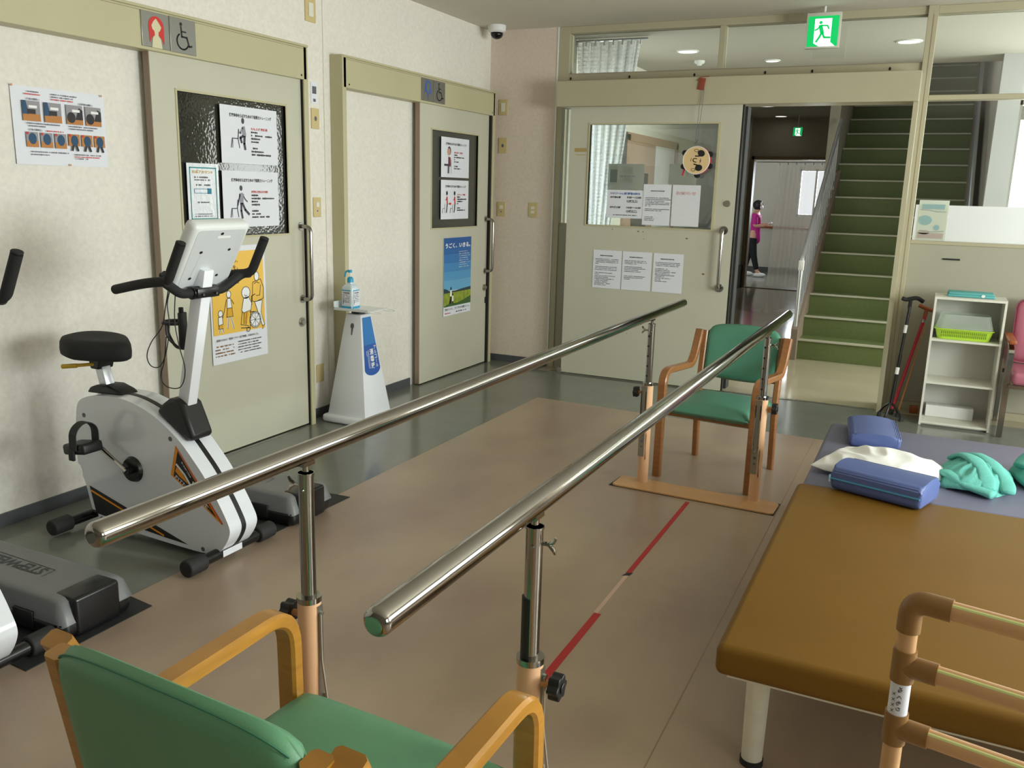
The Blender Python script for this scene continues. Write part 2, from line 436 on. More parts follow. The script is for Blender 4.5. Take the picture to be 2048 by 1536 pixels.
# ------------------------------------------------------------------ setting: the therapy room
XW = -3.62      # left wall
YB = 7.05       # glazed back wall
ZC = 2.86
struct('floor', bx(-3.8, 3.45, -2.7, 7.12, -0.1, 0.0), M_floor, smooth=0)
bm = B(); prism(bm, [(-2.585, -2.6), (2.6, -2.6), (2.6, 5.70), (-0.51, 5.80), (-2.573, 5.90)], 'z', -0.05, 0.002)
struct('floor_pink', bm, M_pink, smooth=0)
bm = bx(-0.545, -0.541, -2.5, 5.80, 0.0, 0.0026)
struct('trim_floor_seam', bm, M_seam, smooth=0)
struct('floor_hall', bx(-3.0, 3.4, 6.87, 19.0, -0.1, 0.001), M_hall, smooth=0)
struct('ceiling', bx(-3.8, 3.5, -2.7, 7.12, ZC, ZC+0.1), M_ceil, smooth=0)
struct('wall_left', bx(XW-0.15, XW, -2.6, YB+0.2, 0, ZC), M_wall, smooth=0)
struct('wall_back_stub', bx(XW, -2.995, YB, YB+0.14, 0, ZC), M_wallp, smooth=0)
struct('trim_stub_corner', bx(-2.997, -2.985, YB-0.006, YB+0.03, 0, ZC), M_white, smooth=0)
struct('trim_wall_joint', boxes((XW, XW+0.006, 4.718, 4.730, 0, ZC)), M_wall, smooth=0)
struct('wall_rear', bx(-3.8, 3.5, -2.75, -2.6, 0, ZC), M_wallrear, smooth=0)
# window wall on the right, out of the frame: the daylight of the room comes through it
WY = [(-1.6, 0.6), (1.7, 3.7), (4.1, 6.5)]
bm = bx(3.3, 3.45, -2.6, YB+0.2, 0, 0.85); box(bm, 3.3, 3.45, -2.6, YB+0.2, 2.35, ZC)
ys = [-2.6]+[v for p in WY for v in p]+[YB+0.2]
for i in range(0, len(ys), 2): box(bm, 3.3, 3.45, ys[i], ys[i+1], 0.85, 2.35)
struct('wall_right', bm, M_wall, smooth=0)
for i, (a, b_) in enumerate(WY):
    m_ = (a+b_)/2
    bm = boxes((3.33, 3.38, a, a+0.05, 0.85, 2.35), (3.33, 3.38, b_-0.05, b_, 0.85, 2.35), (3.33, 3.38, m_-0.03, m_+0.03, 0.85, 2.35),
               (3.33, 3.38, a, b_, 0.85, 0.9), (3.33, 3.38, a, b_, 2.3, 2.35))
    struct('window_%d' % (i+4), bm, M_steel, smooth=0)
# baseboards
struct('baseboard_left', boxes((XW, XW+0.012, -2.6, 3.2, 0, 0.062), (XW, XW+0.012, 4.46, 4.78, 0, 0.062), (XW, XW+0.012, 4.84, 5.74, 0, 0.062)), M_base, smooth=0)
struct('baseboard_back', boxes((XW, -2.99, YB-0.012, YB, 0, 0.062)), M_base, smooth=0)

# --- the two sliding toilet doors on the left wall
def slab_with_hole(bm, x0, x1, y0, y1, z0, z1, hy0, hy1, hz0, hz1):
    box(bm, x0, x1, y0, hy0, z0, z1); box(bm, x0, x1, hy1, y1, z0, z1)
    box(bm, x0, x1, hy0, hy1, z0, hz0); box(bm, x0, x1, hy0, hy1, hz1, z1)
    return bm
def toilet_door(n, y0, y1, gl, hy, ky, pane, gm):
    xf = -3.545
    bm = slab_with_hole(B(), xf-0.04, xf, y0, y1, 0.012, 2.17, *gl)
    d = struct('door_%d' % n, bm, M_beige, smooth=0)
    g0, g1, h0, h1 = gl
    part(pane, bx(xf-0.02, xf-0.014, g0, g1, h0, h1), gm, d, smooth=0)
    w = 0.012
    part('glazing_bead', boxes((xf-0.014, xf+0.004, g0-w, g0, h0-w, h1+w), (xf-0.014, xf+0.004, g1, g1+w, h0-w, h1+w),
         (xf-0.014, xf+0.004, g0, g1, h0-w, h0), (xf-0.014, xf+0.004, g0, g1, h1, h1+w)), M_beige2, d, smooth=0)
    part('door_edge', bx(xf-0.04, xf-0.002, y0-0.003, y0, 0.012, 2.17), M_edge, d, smooth=0)
    p = fillet([(xf, hy, 1.283), (xf+0.075, hy, 1.283), (xf+0.075, hy, 0.832), (xf, hy, 0.832)], 0.05, 6)
    hb = tb(p, 0.0125, 14)
    for z in (1.283, 0.832): cyl(hb, (xf, hy, z), (xf+0.008, hy, z), 0.026)
    part('door_handle', hb, M_chromed, d)
    kb = B(); cyl(kb, (xf, ky, 0.686), (xf+0.006, ky, 0.686), 0.03); cyl(kb, (xf+0.006, ky, 0.686), (xf+0.022, ky, 0.686), 0.018, 0.015)
    part('lock_knob', kb, M_steel, d)
    return d
D1 = toilet_door(1, 3.262, 4.40, (3.425, 4.255, 1.245, 1.985), 4.368, 4.356, 'obscured_pane', M_obs)
D2 = toilet_door(2, 5.772, 6.895, (5.945, 6.70, 1.228, 1.972), 6.865, 6.86, 'grey_pane', M_grey_glass)
part('latch', bx(-3.548, -3.535, 6.875, 6.897, 0.545, 0.60), M_black, D2, smooth=0)
def door_trim(n, y0, y1, yl, post):
    xf = -3.52
    bm = bx(XW, xf, y0, y1, 2.152, 2.338); box(bm, XW, xf+0.006, y0, y1+0.012, 2.338, 2.352)
    box(bm, XW, xf, y1-0.028, y1+0.012, 0, 2.338)
    if post: box(bm, XW, xf, y0-0.012, y0+0.03, 0, 2.352)
    t = struct('trim_%d' % n, bm, M_beige2, smooth=0.5, bevel=0.003)
    part('track_gap', boxes((XW+0.01, -3.53, yl[0], yl[1], 0, 2.152)), M_dark, t, smooth=0)
    f = FL(xf+0.0004, 0, 0); sb = B()
    for yy in ([y1-0.05] + ([y0+0.06] if post else [])): disc(sb, f, yy, 2.175, 0.006, 0.001)
    part('screw', sb, M_dark, t, smooth=0)
    part('cover_seam', boxes((xf-0.001, xf+0.0006, y0+0.03, y1-0.03, 2.326, 2.329)), M_edge, t, smooth=0)
door_trim(1, -1.2, 4.432, (4.402, 4.412), False)
door_trim(2, 4.80, 6.955, (6.898, 6.93), True)
struct('trim_threshold', boxes((-3.60, -3.535, 3.26, 4.41, 0, 0.004), (-3.60, -3.535, 5.77, 6.9, 0, 0.004)), M_steel, smooth=0)

# --- glazed back wall towards the hall
yf = YB
fr = boxes((-2.985, -2.888, yf, yf+0.10, 2.432, ZC), (-2.985, -2.932, yf, yf+0.10, 0, 2.432), (-1.655, -1.610, yf+0.001, yf+0.08, 2.492, 2.805), (-0.213, -0.148, yf-0.02, yf+0.10, 0, ZC),
           (-2.888, -0.213, yf+0.003, yf+0.10, 2.805, ZC), (-0.148, 2.7, yf+0.003, yf+0.10, 2.805, ZC), (-2.888, -0.213, yf+0.003, yf+0.10, 2.435, 2.492), (-0.148, 2.7, yf, yf+0.09, 2.232, 2.268),
           (-0.148, 2.7, yf, yf+0.09, 1.232, 1.258), (-0.148, 2.7, yf, yf+0.06, 0.0, 0.055))
struct('trim_glazed_wall', fr, M_beige3, smooth=0.5, bevel=0.003)
f = FB(0, yf-0.0005, 0); hb = B()
for x in (-2.87, -2.36, -1.83, -1.29, -0.95, -0.42): disc(hb, f, x, 2.452, 0.008, 0.001, 0.012)
struct('trim_screw_holes', hb, M_dark, smooth=0)
struct('trim_dark_seams', boxes((-2.89, -0.213, yf-0.002, yf, 2.487, 2.491), (-0.176, -0.173, yf-0.022, yf-0.018, 0, 2.8), (-0.12, 2.7, yf+0.003, yf+0.005, 0.06, 0.064)), M_edge, smooth=0)
struct('window_1', bx(-2.888, -1.655, yf+0.04, yf+0.046, 2.49, 2.81), M_glass, smooth=0)
struct('window_2', bx(-1.610, -0.213, yf+0.04, yf+0.046, 2.49, 2.81), M_glass, smooth=0)
w3 = struct('window_3', bx(-0.148, 2.7, yf+0.04, yf+0.046, 1.258, 2.81), M_glass, smooth=0)
part('frosted_band', bx(-0.140, 2.69, yf+0.036, yf+0.0385, 1.258, 1.512), M_frost, w3, smooth=0)
w3b = struct('window_8', bx(-2.932, -1.40, yf+0.05, yf+0.056, 1.27, 2.435), M_glass, smooth=0)
part('light_strip_trim', bx(-2.932, -2.80, yf+0.02, yf+0.05, 1.255, 1.27), M_beige3, w3b, smooth=0)
struct('wall_back_panel', boxes((-0.148, 2.7, yf+0.005, yf+0.07, 0.055, 1.232), (-2.932, -1.40, yf+0.01, yf+0.06, 0, 1.255)), M_panel, smooth=0)
struct('wall_back_far', bx(2.7, 3.5, yf, yf+0.14, 0, ZC), M_wallp, smooth=0)
bm = bx(-2.885, -0.20, 6.80, 7.045, 2.205, 2.405)
struct('trim_track_cover', bm, M_beige3, smooth=0.5, bevel=0.004)
struct('trim_door_jamb', boxes((-0.232, -0.2, 6.83, 7.05, 0, 2.205)), M_beige3, smooth=0)
struct('trim_door_stop', boxes((-1.40, -1.384, 7.0, 7.12, 0, 2.205)), M_rubber, smooth=0)
# hall sliding door (open leaf)
ys0 = 6.85
bm = B()
box(bm, -2.775, -2.60, ys0, ys0+0.04, 0.012, 2.21); box(bm, -1.565, -1.395, ys0, ys0+0.04, 0.012, 2.21)
box(bm, -2.60, -1.565, ys0, ys0+0.04, 0.012, 1.277); box(bm, -2.60, -1.565, ys0, ys0+0.04, 2.068, 2.21)
D3 = struct('door_3', bm, M_beige, smooth=0)
part('clear_pane', bx(-2.60, -1.565, ys0+0.016, ys0+0.022, 1.277, 2.068), M_glass, D3, smooth=0)
part('glazing_bead', boxes((-2.612, -2.60, ys0-0.006, ys0+0.016, 1.265, 2.08), (-1.565, -1.545, ys0-0.006, ys0+0.016, 1.265, 2.08),
     (-2.60, -1.565, ys0-0.006, ys0+0.016, 1.265, 1.277), (-2.60, -1.565, ys0-0.006, ys0+0.016, 2.068, 2.078)), M_beige2, D3, smooth=0)
part('rubber_edge', bx(-1.395, -1.383, ys0+0.004, ys0+0.036, 0.012, 2.21), M_black, D3, smooth=0)
hx = -1.463
hb = tb(fillet([(hx, ys0, 1.275), (hx, ys0-0.07, 1.275), (hx, ys0-0.07, 0.83), (hx, ys0, 0.83)], 0.05, 6), 0.0135, 14)
for z in (1.275, 0.83): cyl(hb, (hx, ys0, z), (hx, ys0-0.012, z), 0.032)
part('door_handle', hb, M_chromed, D3)
kb = B(); cyl(kb, (-1.455, ys0, 1.478), (-1.455, ys0-0.012, 1.478), 0.026, 0.022); cyl(kb, (-1.455, ys0-0.012, 1.478), (-1.455, ys0-0.018, 1.478), 0.011)
part('lock_knob', kb, M_steel, D3)
sb = B(); f = FB(0, ys0-0.0006, 0)
rect(sb, f, -2.73, -2.625, 1.855, 1.885, 0); rect(sb, f, -2.72, -2.63, 1.83, 1.835, 0)
part('tape_residue', sb, mat('tape_residue', rgb(176, 150, 96), 0.6), D3, smooth=0)
sb = B()
for x, z, r in ((-2.37, 1.245, 0.006), (-2.15, 1.238, 0.009), (-2.11, 1.236, 0.006), (-2.10, 1.18, 0.005), (-1.6, 0.93, 0.012), (-2.7, 0.26, 0.005), (-2.2, 0.4, 0.005), (-1.75, 1.2, 0.01)):
    disc(sb, f, x, z, r, 0, r*0.6, 8)
part('scuff_mark', sb, mat('scuff', rgb(120, 100, 66), 0.7), D3, smooth=0)
gb = boxes((-2.80, -2.775, 6.86, 6.90, 0, 0.03)); cyl(gb, (-2.79, 6.84, 0.03), (-2.79, 6.90, 0.03), 0.022)
part('floor_guide', gb, M_steel, D3)
struct('trim_opening_floor', bx(-2.9, -0.2, 6.865, 6.90, 0.0, 0.004), M_steel, smooth=0)

# ------------------------------------------------------------------ the hall behind
ZH = 2.80
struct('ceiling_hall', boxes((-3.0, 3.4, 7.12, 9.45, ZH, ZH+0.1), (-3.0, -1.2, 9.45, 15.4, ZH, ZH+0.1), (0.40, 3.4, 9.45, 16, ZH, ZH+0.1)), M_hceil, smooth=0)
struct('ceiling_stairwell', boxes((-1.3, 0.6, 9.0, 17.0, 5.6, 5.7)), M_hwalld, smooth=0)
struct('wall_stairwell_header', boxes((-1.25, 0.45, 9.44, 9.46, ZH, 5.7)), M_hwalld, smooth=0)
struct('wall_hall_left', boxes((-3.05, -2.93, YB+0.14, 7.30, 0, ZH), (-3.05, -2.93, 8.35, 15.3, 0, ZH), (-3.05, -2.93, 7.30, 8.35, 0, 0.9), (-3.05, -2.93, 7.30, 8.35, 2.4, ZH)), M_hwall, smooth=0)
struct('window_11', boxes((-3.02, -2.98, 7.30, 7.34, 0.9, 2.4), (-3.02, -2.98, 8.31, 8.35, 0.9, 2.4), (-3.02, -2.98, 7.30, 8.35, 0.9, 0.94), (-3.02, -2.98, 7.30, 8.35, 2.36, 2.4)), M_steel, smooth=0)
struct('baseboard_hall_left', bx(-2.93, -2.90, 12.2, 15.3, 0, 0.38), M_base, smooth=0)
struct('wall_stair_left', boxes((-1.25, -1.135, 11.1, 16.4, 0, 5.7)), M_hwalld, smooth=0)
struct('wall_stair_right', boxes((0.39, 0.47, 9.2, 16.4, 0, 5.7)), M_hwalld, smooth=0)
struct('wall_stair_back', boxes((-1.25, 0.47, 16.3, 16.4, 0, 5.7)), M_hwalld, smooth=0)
# white wall beside the stairs with its window
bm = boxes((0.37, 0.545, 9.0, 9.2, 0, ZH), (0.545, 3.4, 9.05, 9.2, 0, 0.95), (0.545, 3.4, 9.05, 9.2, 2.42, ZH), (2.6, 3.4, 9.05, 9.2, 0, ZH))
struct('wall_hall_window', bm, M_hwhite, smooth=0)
w = struct('window_9', boxes((0.545, 0.57, 9.08, 9.16, 0.95, 2.42), (1.55, 1.6, 9.08, 9.16, 0.95, 2.42), (0.545, 2.6, 9.08, 9.16, 0.95, 0.99), (0.545, 2.6, 9.08, 9.16, 2.38, 2.42)), M_steel, smooth=0)
struct('wall_hall_right', bx(3.4, 3.5, YB, 9.2, 0, ZH), M_hwall, smooth=0)
# far end of the corridor
bm = boxes((-3.05, -2.86, 15.3, 15.42, 0, ZH), (-2.86, -1.3, 15.3, 15.42, 2.16, ZH), (-1.3, -1.1, 15.3, 15.42, 0, ZH))
struct('wall_hall_far', bm, M_hwalld, smooth=0)
struct('trim_far_door', boxes((-2.89, -2.845, 15.25, 15.43, 0, 2.19), (-2.89, -1.3, 15.25, 15.43, 2.14, 2.19), (-2.85, -1.3, 15.28, 15.34, 0, 0.012)), M_brownf, smooth=0)
# far room
struct('floor_far_room', bx(-4.5, 0.0, 15.42, 18.9, -0.1, 0.002), M_floor, smooth=0)
bm = boxes((-4.5, -2.58, 18.8, 18.9, 0, 2.7), (-1.92, 0.0, 18.8, 18.9, 0, 2.7), (-2.58, -1.92, 18.8, 18.9, 0, 1.16), (-2.58, -1.92, 18.8, 18.9, 2.1, 2.7))
struct('wall_far_room', bm, M_hwall, smooth=0)
struct('wall_far_room_left', bx(-4.6, -4.5, 15.4, 18.9, 0, 2.7), M_hwall, smooth=0)
struct('wall_far_room_right', bx(0.0, 0.1, 16.45, 18.9, 0, 2.7), M_hwall, smooth=0)
struct('ceiling_far_room', bx(-4.6, 0.1, 15.4, 18.9, 2.7, 2.8), M_hceil, smooth=0)
struct('window_10', boxes((-2.58, -2.54, 18.8, 18.86, 1.16, 2.1), (-1.96, -1.92, 18.8, 18.86, 1.16, 2.1), (-2.58, -1.92, 18.8, 18.86, 1.16, 1.20), (-2.58, -1.92, 18.8, 18.86, 2.06, 2.1), (-2.27, -2.23, 18.8, 18.86, 1.16, 2.1)), M_steel, smooth=0)
struct('baseboard_far_room', bx(-4.5, 0.0, 18.785, 18.8, 0, 0.10), M_base, smooth=0)
hr = tb([(-4.4, 18.72, 0.92), (-1.0, 18.72, 0.92)], 0.022)
for x in (-4.0, -3.0, -2.0): box(hr, x-0.015, x+0.015, 18.72, 18.80, 0.90, 0.92)
single('wall_handrail', hr, M_handle, 'wooden handrail along the far room wall behind the person', 'handrail')
# brown hall door seen through the sliding door pane
bm = boxes((-2.93, -2.895, 8.70, 8.80, 0, 2.12), (-2.93, -2.895, 10.55, 10.65, 0, 2.12), (-2.93, -2.895, 8.70, 10.65, 2.06, 2.14))
hd = struct('door_4', bm, M_brown, smooth=0)
part('door_leaf', bx(-2.925, -2.91, 8.80, 9.75, 0.01, 2.06), M_brown, hd, smooth=0)
part('open_gap_panel', bx(-2.926, -2.915, 9.75, 10.55, 0.01, 2.06), M_white, hd, smooth=0)
part('door_pane', bx(-2.912, -2.905, 8.98, 9.5, 1.0, 1.75), M_grey_glass, hd, smooth=0)
struct('trim_hall_sign', bx(-2.93, -2.900, 8.55, 8.70, 1.82, 2.14), M_base, smooth=0)
# hall curtains
def curtain(name, x0, x1, xb0, xb1, y, z0, z1, folds, amp, m, label, rail=None, thick=0.0):
    bm = B(); nx, nz = folds*8, 16; vs = []
    for j in range(nz+1):
        t = j/nz; z = z1+(z0-z1)*t; row = []
        a, b_ = x0+(xb0-x0)*t, x1+(xb1-x1)*t
        for i in range(nx+1):
            s = i/nx
            row.append(bm.verts.new((a+(b_-a)*s, y+amp*math.sin(s*folds*2*math.pi)*(0.7+0.3*math.sin(s*9+1)), z)))
        vs.append(row)
    for j in range(nz):
        for i in range(nx): bm.faces.new((vs[j][i], vs[j][i+1], vs[j+1][i+1], vs[j+1][i]))
    t = thing(name, label, 'curtain', ((x0+x1)/2, y, z0))
    part('fabric', bm, m, t, smooth=3)
    if rail:
        rb = tb([(rail[0], y, z1+0.012), (rail[1], y, z1+0.012)], 0.010, 8)
        part('rail', rb, M_alu, t)
        hk = B()
        for i in range(folds+1):
            xx = x0+(x1-x0)*i/folds; tube(hk, [(xx, y, z1+0.014), (xx, y-0.005, z1-0.03)], 0.008, 6)
        part('hook', hk, M_white, t)
    return t
curtain('lace_curtain', -2.92, -2.36, -2.80, -2.58, 7.30, 0.9, 2.77, 7, 0.028, M_lace, 'white lace curtain drawn aside behind the glazed hall partition', rail=(-2.93, -2.3))
curtain('sheer_curtain', -2.47, -1.25, -2.52, -1.25, 15.55, 0.03, 2.10, 9, 0.03, M_sheer, 'beige sheer curtain hanging in the doorway at the corridor end', rail=(-2.85, -1.25))
# ------------------------------------------------------------------ parallel bars
XL, XR = -1.27, -0.676
PYs = (1.56, 4.375)
pb = thing('parallel_bars', 'long chrome parallel walking bars on peach posts and floor plates', 'parallel bars', (-0.97, 2.97, 0))
for x, zr in ((XL, 0.922), (XR, 0.905)):
    part('handrail', rounded_cyl(B(), (x, 0.975, zr+0.004), (x, 5.0, zr), 0.0245, 0.013, 28), M_chrome, pb)
for x, zr in ((XL, 0.922), (XR, 0.905)):
    sg = -1 if x == XL else 1
    for y in PYs:
        zt = zr-0.046
        ip = B()
        cyl(ip, (x, y, 0.30), (x, y, zt), 0.0185, seg=24); cyl(ip, (x, y, zt-0.004), (x, y, zt), 0.0205, seg=24)
        p = part('inner_post', ip, M_chromed, pb)
        sd = B(); cyl(sd, (x, y, zt), (x, y, zr-0.02), 0.009, seg=12); box(sd, x-0.012, x+0.012, y-0.02, y+0.02, zr-0.028, zr-0.018)
        part('saddle', sd, M_chrome, p)
        # wing bolt under the rail
        wb = B(); cyl(wb, (x+sg*0.018, y, zt-0.035), (x+sg*0.034, y, zt-0.035), 0.005, seg=8)
        for s2 in (-1, 1): tube(wb, [(x+sg*0.032, y, zt-0.035), (x+sg*0.044, y-0.002, zt-0.035+s2*0.008), (x+sg*0.05, y-0.003, zt-0.035+s2*0.018)], [0.004, 0.005, 0.003], 8)
        cyl(wb, (x+0.004, y-0.018, zt-0.04), (x+0.004, y-0.023, zt-0.04), 0.004, seg=8)
        part('wing_bolt', wb, M_chrome, p)
        if y > 3:
            for k in range(5): part('adjustment_hole', cyl(B(), (x-0.006, y-0.0172, 0.60+0.053*k), (x-0.0065, y-0.0188, 0.60+0.053*k), 0.0055, seg=12), M_black, p)
            part('hole_line', bx(x-0.0075, x-0.0055, y-0.0184, y-0.0174, 0.565, zt-0.05), M_black, p, smooth=0)
        elif x == XR:
            hb = B(); cyl(hb, (x-0.004, y-0.0012, 0.545), (x-0.004, y-0.0012, 0.70), 0.0185, seg=24)
            part('dark_scale_strip', hb, M_printk, p)
        sl = B(); cyl(sl, (x, y, 0.008), (x, y, 0.55), 0.0285, seg=28); cyl(sl, (x, y, 0.004), (x, y, 0.014), 0.040, 0.0285, seg=28)
        p = part('outer_post', sl, M_peach, pb)
        cb = B(); cyl(cb, (x, y, 0.548), (x, y, 0.562), 0.0305, seg=28)
        part('collar', cb, M_chrome, p)
        kn = B(); kx = x+sg*0.05; kz = 0.505
        cyl(kn, (x+sg*0.026, y, kz), (x+sg*0.05, y, kz), 0.008, seg=10)
        part('knob_bolt', kn, M_tan, p)
        kn = B(); n = 48; pf = []
        for k in range(n):
            a = 2*math.pi*k/n; r = 0.026+0.0035*math.cos(6*a); pf.append((y+r*math.cos(a), kz+r*math.sin(a)))
        prism(kn, pf, 'x', min(kx, kx+sg*0.026), max(kx, kx+sg*0.026))
        cyl(kn, (kx+sg*0.026, y, kz), (kx+sg*0.030, y, kz), 0.012, seg=14)
        part('knob', kn, M_black, p, bevel=0.003)
        # metal plate with hanging wire loop
        fy = -1 if y > 3 else 1
        fx = 1 if (x == XL and y < 3) else 0
        if y < 3:
            px, py = x+0.030, y+0.004
            pl = boxes((px-0.003, px, py-0.010, py+0.010, 0.20, 0.54)); cyl(pl, (px-0.002, py, 0.52), (px+0.008, py, 0.52), 0.005, seg=8)
            part('latch_plate', pl, M_steel, p)
            lp = tb(fillet([(px+0.005, py-0.006, 0.52), (px+0.006, py-0.006, 0.40), (px+0.022, py-0.006, 0.285), (px+0.010, py+0.004, 0.265), (px+0.004, py+0.008, 0.30)], 0.015), 0.0035, 8)
            part('wire_latch', lp, M_steel, p)
        else:
            px = x-0.010; py = y-0.029
            pl = boxes((px-0.016, px+0.016, py-0.001, py+0.004, 0.16, 0.545)); part('latch_plate', pl, M_steel, p)
            lp = tb(fillet([(px-0.012, py-0.004, 0.52), (px-0.013, py-0.008, 0.30), (px, py-0.010, 0.272), (px+0.013, py-0.008, 0.30), (px+0.012, py-0.004, 0.52)], 0.014), 0.0033, 8)
            part('wire_latch', lp, M_chrome, p)
            ct = B(); f = FB(px, py-0.0012, 0)
            disc(ct, f, 0.002, 0.245, 0.008, 0.0004); disc(ct, f, 0.002, 0.215, 0.006, 0.0004)
            part('plate_screw', ct, M_printg, p)
            ck = B(); f = FB(x+0.012, y-0.0285, 0)
            poly(ck, f, [(0, 0.30), (0.004, 0.28), (0.003, 0.20), (0.006, 0.15), (0.002, 0.14), (0.001, 0.2)], 0.0006)
            part('paint_chip', ck, M_printk, p)
for y in PYs:
    a = R_(-2.0) if y > 3 else 0
    bm = B(); prism(bm, rrect(-0.425, 0.425, -0.085, 0.085, 0.022), 'z', 0.004, 0.013)
    bm.transform(Matrix.Translation((-0.975, y-0.055 if y > 3 else y, 0)) @ Matrix.Rotation(a, 4, 'Z'))
    pl = part('base_plate', bm, M_plate, pb, bevel=0.002)
    rb = B(); prism(rb, [(-0.44, -0.09), (0.43, -0.09), (0.428, 0.10), (0.02, 0.105), (-0.05, 0.088), (-0.41, 0.088), (-0.435, 0.07)], 'z', 0.0022, 0.0042)
    rb.transform(Matrix.Translation((-0.975, y-0.05 if y > 3 else y, 0)) @ Matrix.Rotation(a, 4, 'Z'))
    part('rubber_underlay', rb, M_rubber, pl, smooth=0)
# floor tape between the bars
bm = bx(-0.985, -0.963, 3.236, 4.20, 0.0, 0.0032)
t = thing('floor_tape', 'straight red tape line with a pale middle gap on the floor between the bars', 'tape', (-0.97, 2.9, 0.002))
part('far_strip', bm, M_tapeR, t, smooth=0, label='red far length of tape')
part('pale_strip', bx(-0.982, -0.966, 2.844, 3.236, 0.0, 0.0028), M_tapeW, t, smooth=0, label='pale faded middle of the line')
part('near_strip', bx(-0.979, -0.951, 1.70, 2.844, 0.0, 0.0032), M_tapeR, t, smooth=0, label='red near length of tape')
bm = B(); poly(bm, FT(-0.974, 3.236, 0.0036), [(-0.018, -0.035), (0.012, -0.02), (0.018, 0.012), (-0.006, 0.002)], 0)
part('torn_end', bm, M_printk, t, smooth=0)

# ------------------------------------------------------------------ armchairs
def make_chair(name, label, wood, group, vinyl):
    t = thing(name, label, 'chair', (0, 0, 0), 0, group)
    X = 0.258
    # seat cushion: rounded slab, soft edge
    bm = B(); nx, ny = 20, 20; W, D = 0.232, 0.245
    def seat_pt(u, v, top):
        w = W*(1.0 if v < 0 else 1.0-0.04*v)
        x = w*u; y = D*v-0.015+(-0.012*(1-u*u) if v < -0.9 else 0)
        e = max(0.0, 1-abs(u)**8)*max(0.0, 1-abs(v)**8)
        if top: z = 0.395+0.042*e**0.35+0.008*math.cos(u*1.4)*math.cos(v*1.3)-0.008
        else: z = 0.395-0.036*e**0.3
        return (x, y, z)
    T = [[bm.verts.new(seat_pt(-1+2*i/nx, -1+2*j/ny, True)) for i in range(nx+1)] for j in range(ny+1)]
    U = [[bm.verts.new(seat_pt(-1+2*i/nx, -1+2*j/ny, False)) for i in range(nx+1)] for j in range(ny+1)]
    for j in range(ny):
        for i in range(nx):
            bm.faces.new((T[j][i], T[j][i+1], T[j+1][i+1], T[j+1][i])); bm.faces.new((U[j][i], U[j+1][i], U[j+1][i+1], U[j][i+1]))
    for i in range(nx):
        bm.faces.new((T[0][i], U[0][i], U[0][i+1], T[0][i+1])); bm.faces.new((T[ny][i], T[ny][i+1], U[ny][i+1], U[ny][i]))
    for j in range(ny):
        bm.faces.new((T[j][0], T[j+1][0], U[j+1][0], U[j][0])); bm.faces.new((T[j][nx], U[j][nx], U[j+1][nx], T[j+1][nx]))
    bmesh.ops.remove_doubles(bm, verts=bm.verts, dist=0.0005)
    part('seat', bm, vinyl, t, smooth=2)
    # back cushion, curved, arched top
    bm = B(); nx, nz = 24, 16
    def back_pt(u, v, front):
        w = 0.222*(1-0.06*max(0, v)**6)
        zt = 0.812-0.020*abs(u)**2-0.028*abs(u)**12
        z = 0.485+0.018*u*u+(zt-0.485-0.018*u*u)*(v+1)/2
        y = 0.255+(z-0.47)*0.15+0.018*(1-u*u)
        e = max(0.0, 1-abs(u)**10)*max(0.0, 1-abs(v)**8)
        y += (-1 if front else 1)*(0.026*e**0.4)
        return (w*u, y, z)
    T = [[bm.verts.new(back_pt(-1+2*i/nx, -1+2*j/nz, True)) for i in range(nx+1)] for j in range(nz+1)]
    U = [[bm.verts.new(back_pt(-1+2*i/nx, -1+2*j/nz, False)) for i in range(nx+1)] for j in range(nz+1)]
    for j in range(nz):
        for i in range(nx):
            bm.faces.new((T[j][i], T[j][i+1], T[j+1][i+1], T[j+1][i])); bm.faces.new((U[j][i], U[j+1][i], U[j+1][i+1], U[j][i+1]))
    for i in range(nx):
        bm.faces.new((T[0][i], U[0][i], U[0][i+1], T[0][i+1])); bm.faces.new((T[nz][i], T[nz][i+1], U[nz][i+1], U[nz][i]))
    for j in range(nz):
        bm.faces.new((T[j][0], T[j+1][0], U[j+1][0], U[j][0])); bm.faces.new((T[j][nx], U[j][nx], U[j+1][nx], T[j+1][nx]))
    bmesh.ops.remove_doubles(bm, verts=bm.verts, dist=0.0005)
    bk = part('backrest', bm, vinyl, t, smooth=2)
    sm = [Vector(back_pt(-1+2*i/40, 0.96-0.06*abs(-1+2*i/40)**4, False))+Vector((0, 0.0006, 0)) for i in range(1, 40)]
    part('seam', tb(sm, 0.0016, 6), mat('green_seam', rgb(58, 120, 92), 0.7), bk)
    for s in (-1, 1):
        p = fillet([(s*X, -0.252, 0), (s*X, -0.245, 0.596), (s*X, 0.165, 0.572), (s*X, 0.215, 0.63), (s*X, 0.278, 0.762)], 0.085, 8)
        part('armrest', sweep_rect(B(), p, 0.046, 0.033, (1, 0, 0)), wood, t, smooth=0.7)
        p = fillet([(s*(X-0.03), 0.262, 0), (s*(X-0.03), 0.238, 0.40), (s*(X-0.03), 0.296, 0.760)], 0.12, 6)
        part('leg', sweep_rect(B(), p, 0.034, 0.036, (1, 0, 0)), wood, t, smooth=0.7)
    part('seat_rail', bx(-0.24, 0.24, -0.215, -0.19, 0.345, 0.372), wood, t, bevel=0.003)
    part('seat_rail', bx(-0.24, 0.24, 0.20, 0.225, 0.345, 0.385), wood, t, bevel=0.003)
    return t
ch = make_chair('armchair', 'green vinyl armchair with bentwood arms facing us behind the far base plate', M_wood2, 'green wooden armchairs', M_greenf)
ch.location = (-0.951, 4.755, 0.0025); ch.rotation_euler.z = R_(-6.8)
c2 = make_chair('armchair', 'green vinyl armchair seen from behind, nearest in the foreground', M_wood, 'green wooden armchairs', M_greenv)
c2.location = (-0.903, 1.124, 0.0025); c2.rotation_euler.z = R_(176.8); c2.scale = (1.175, 1.02, 1.045)
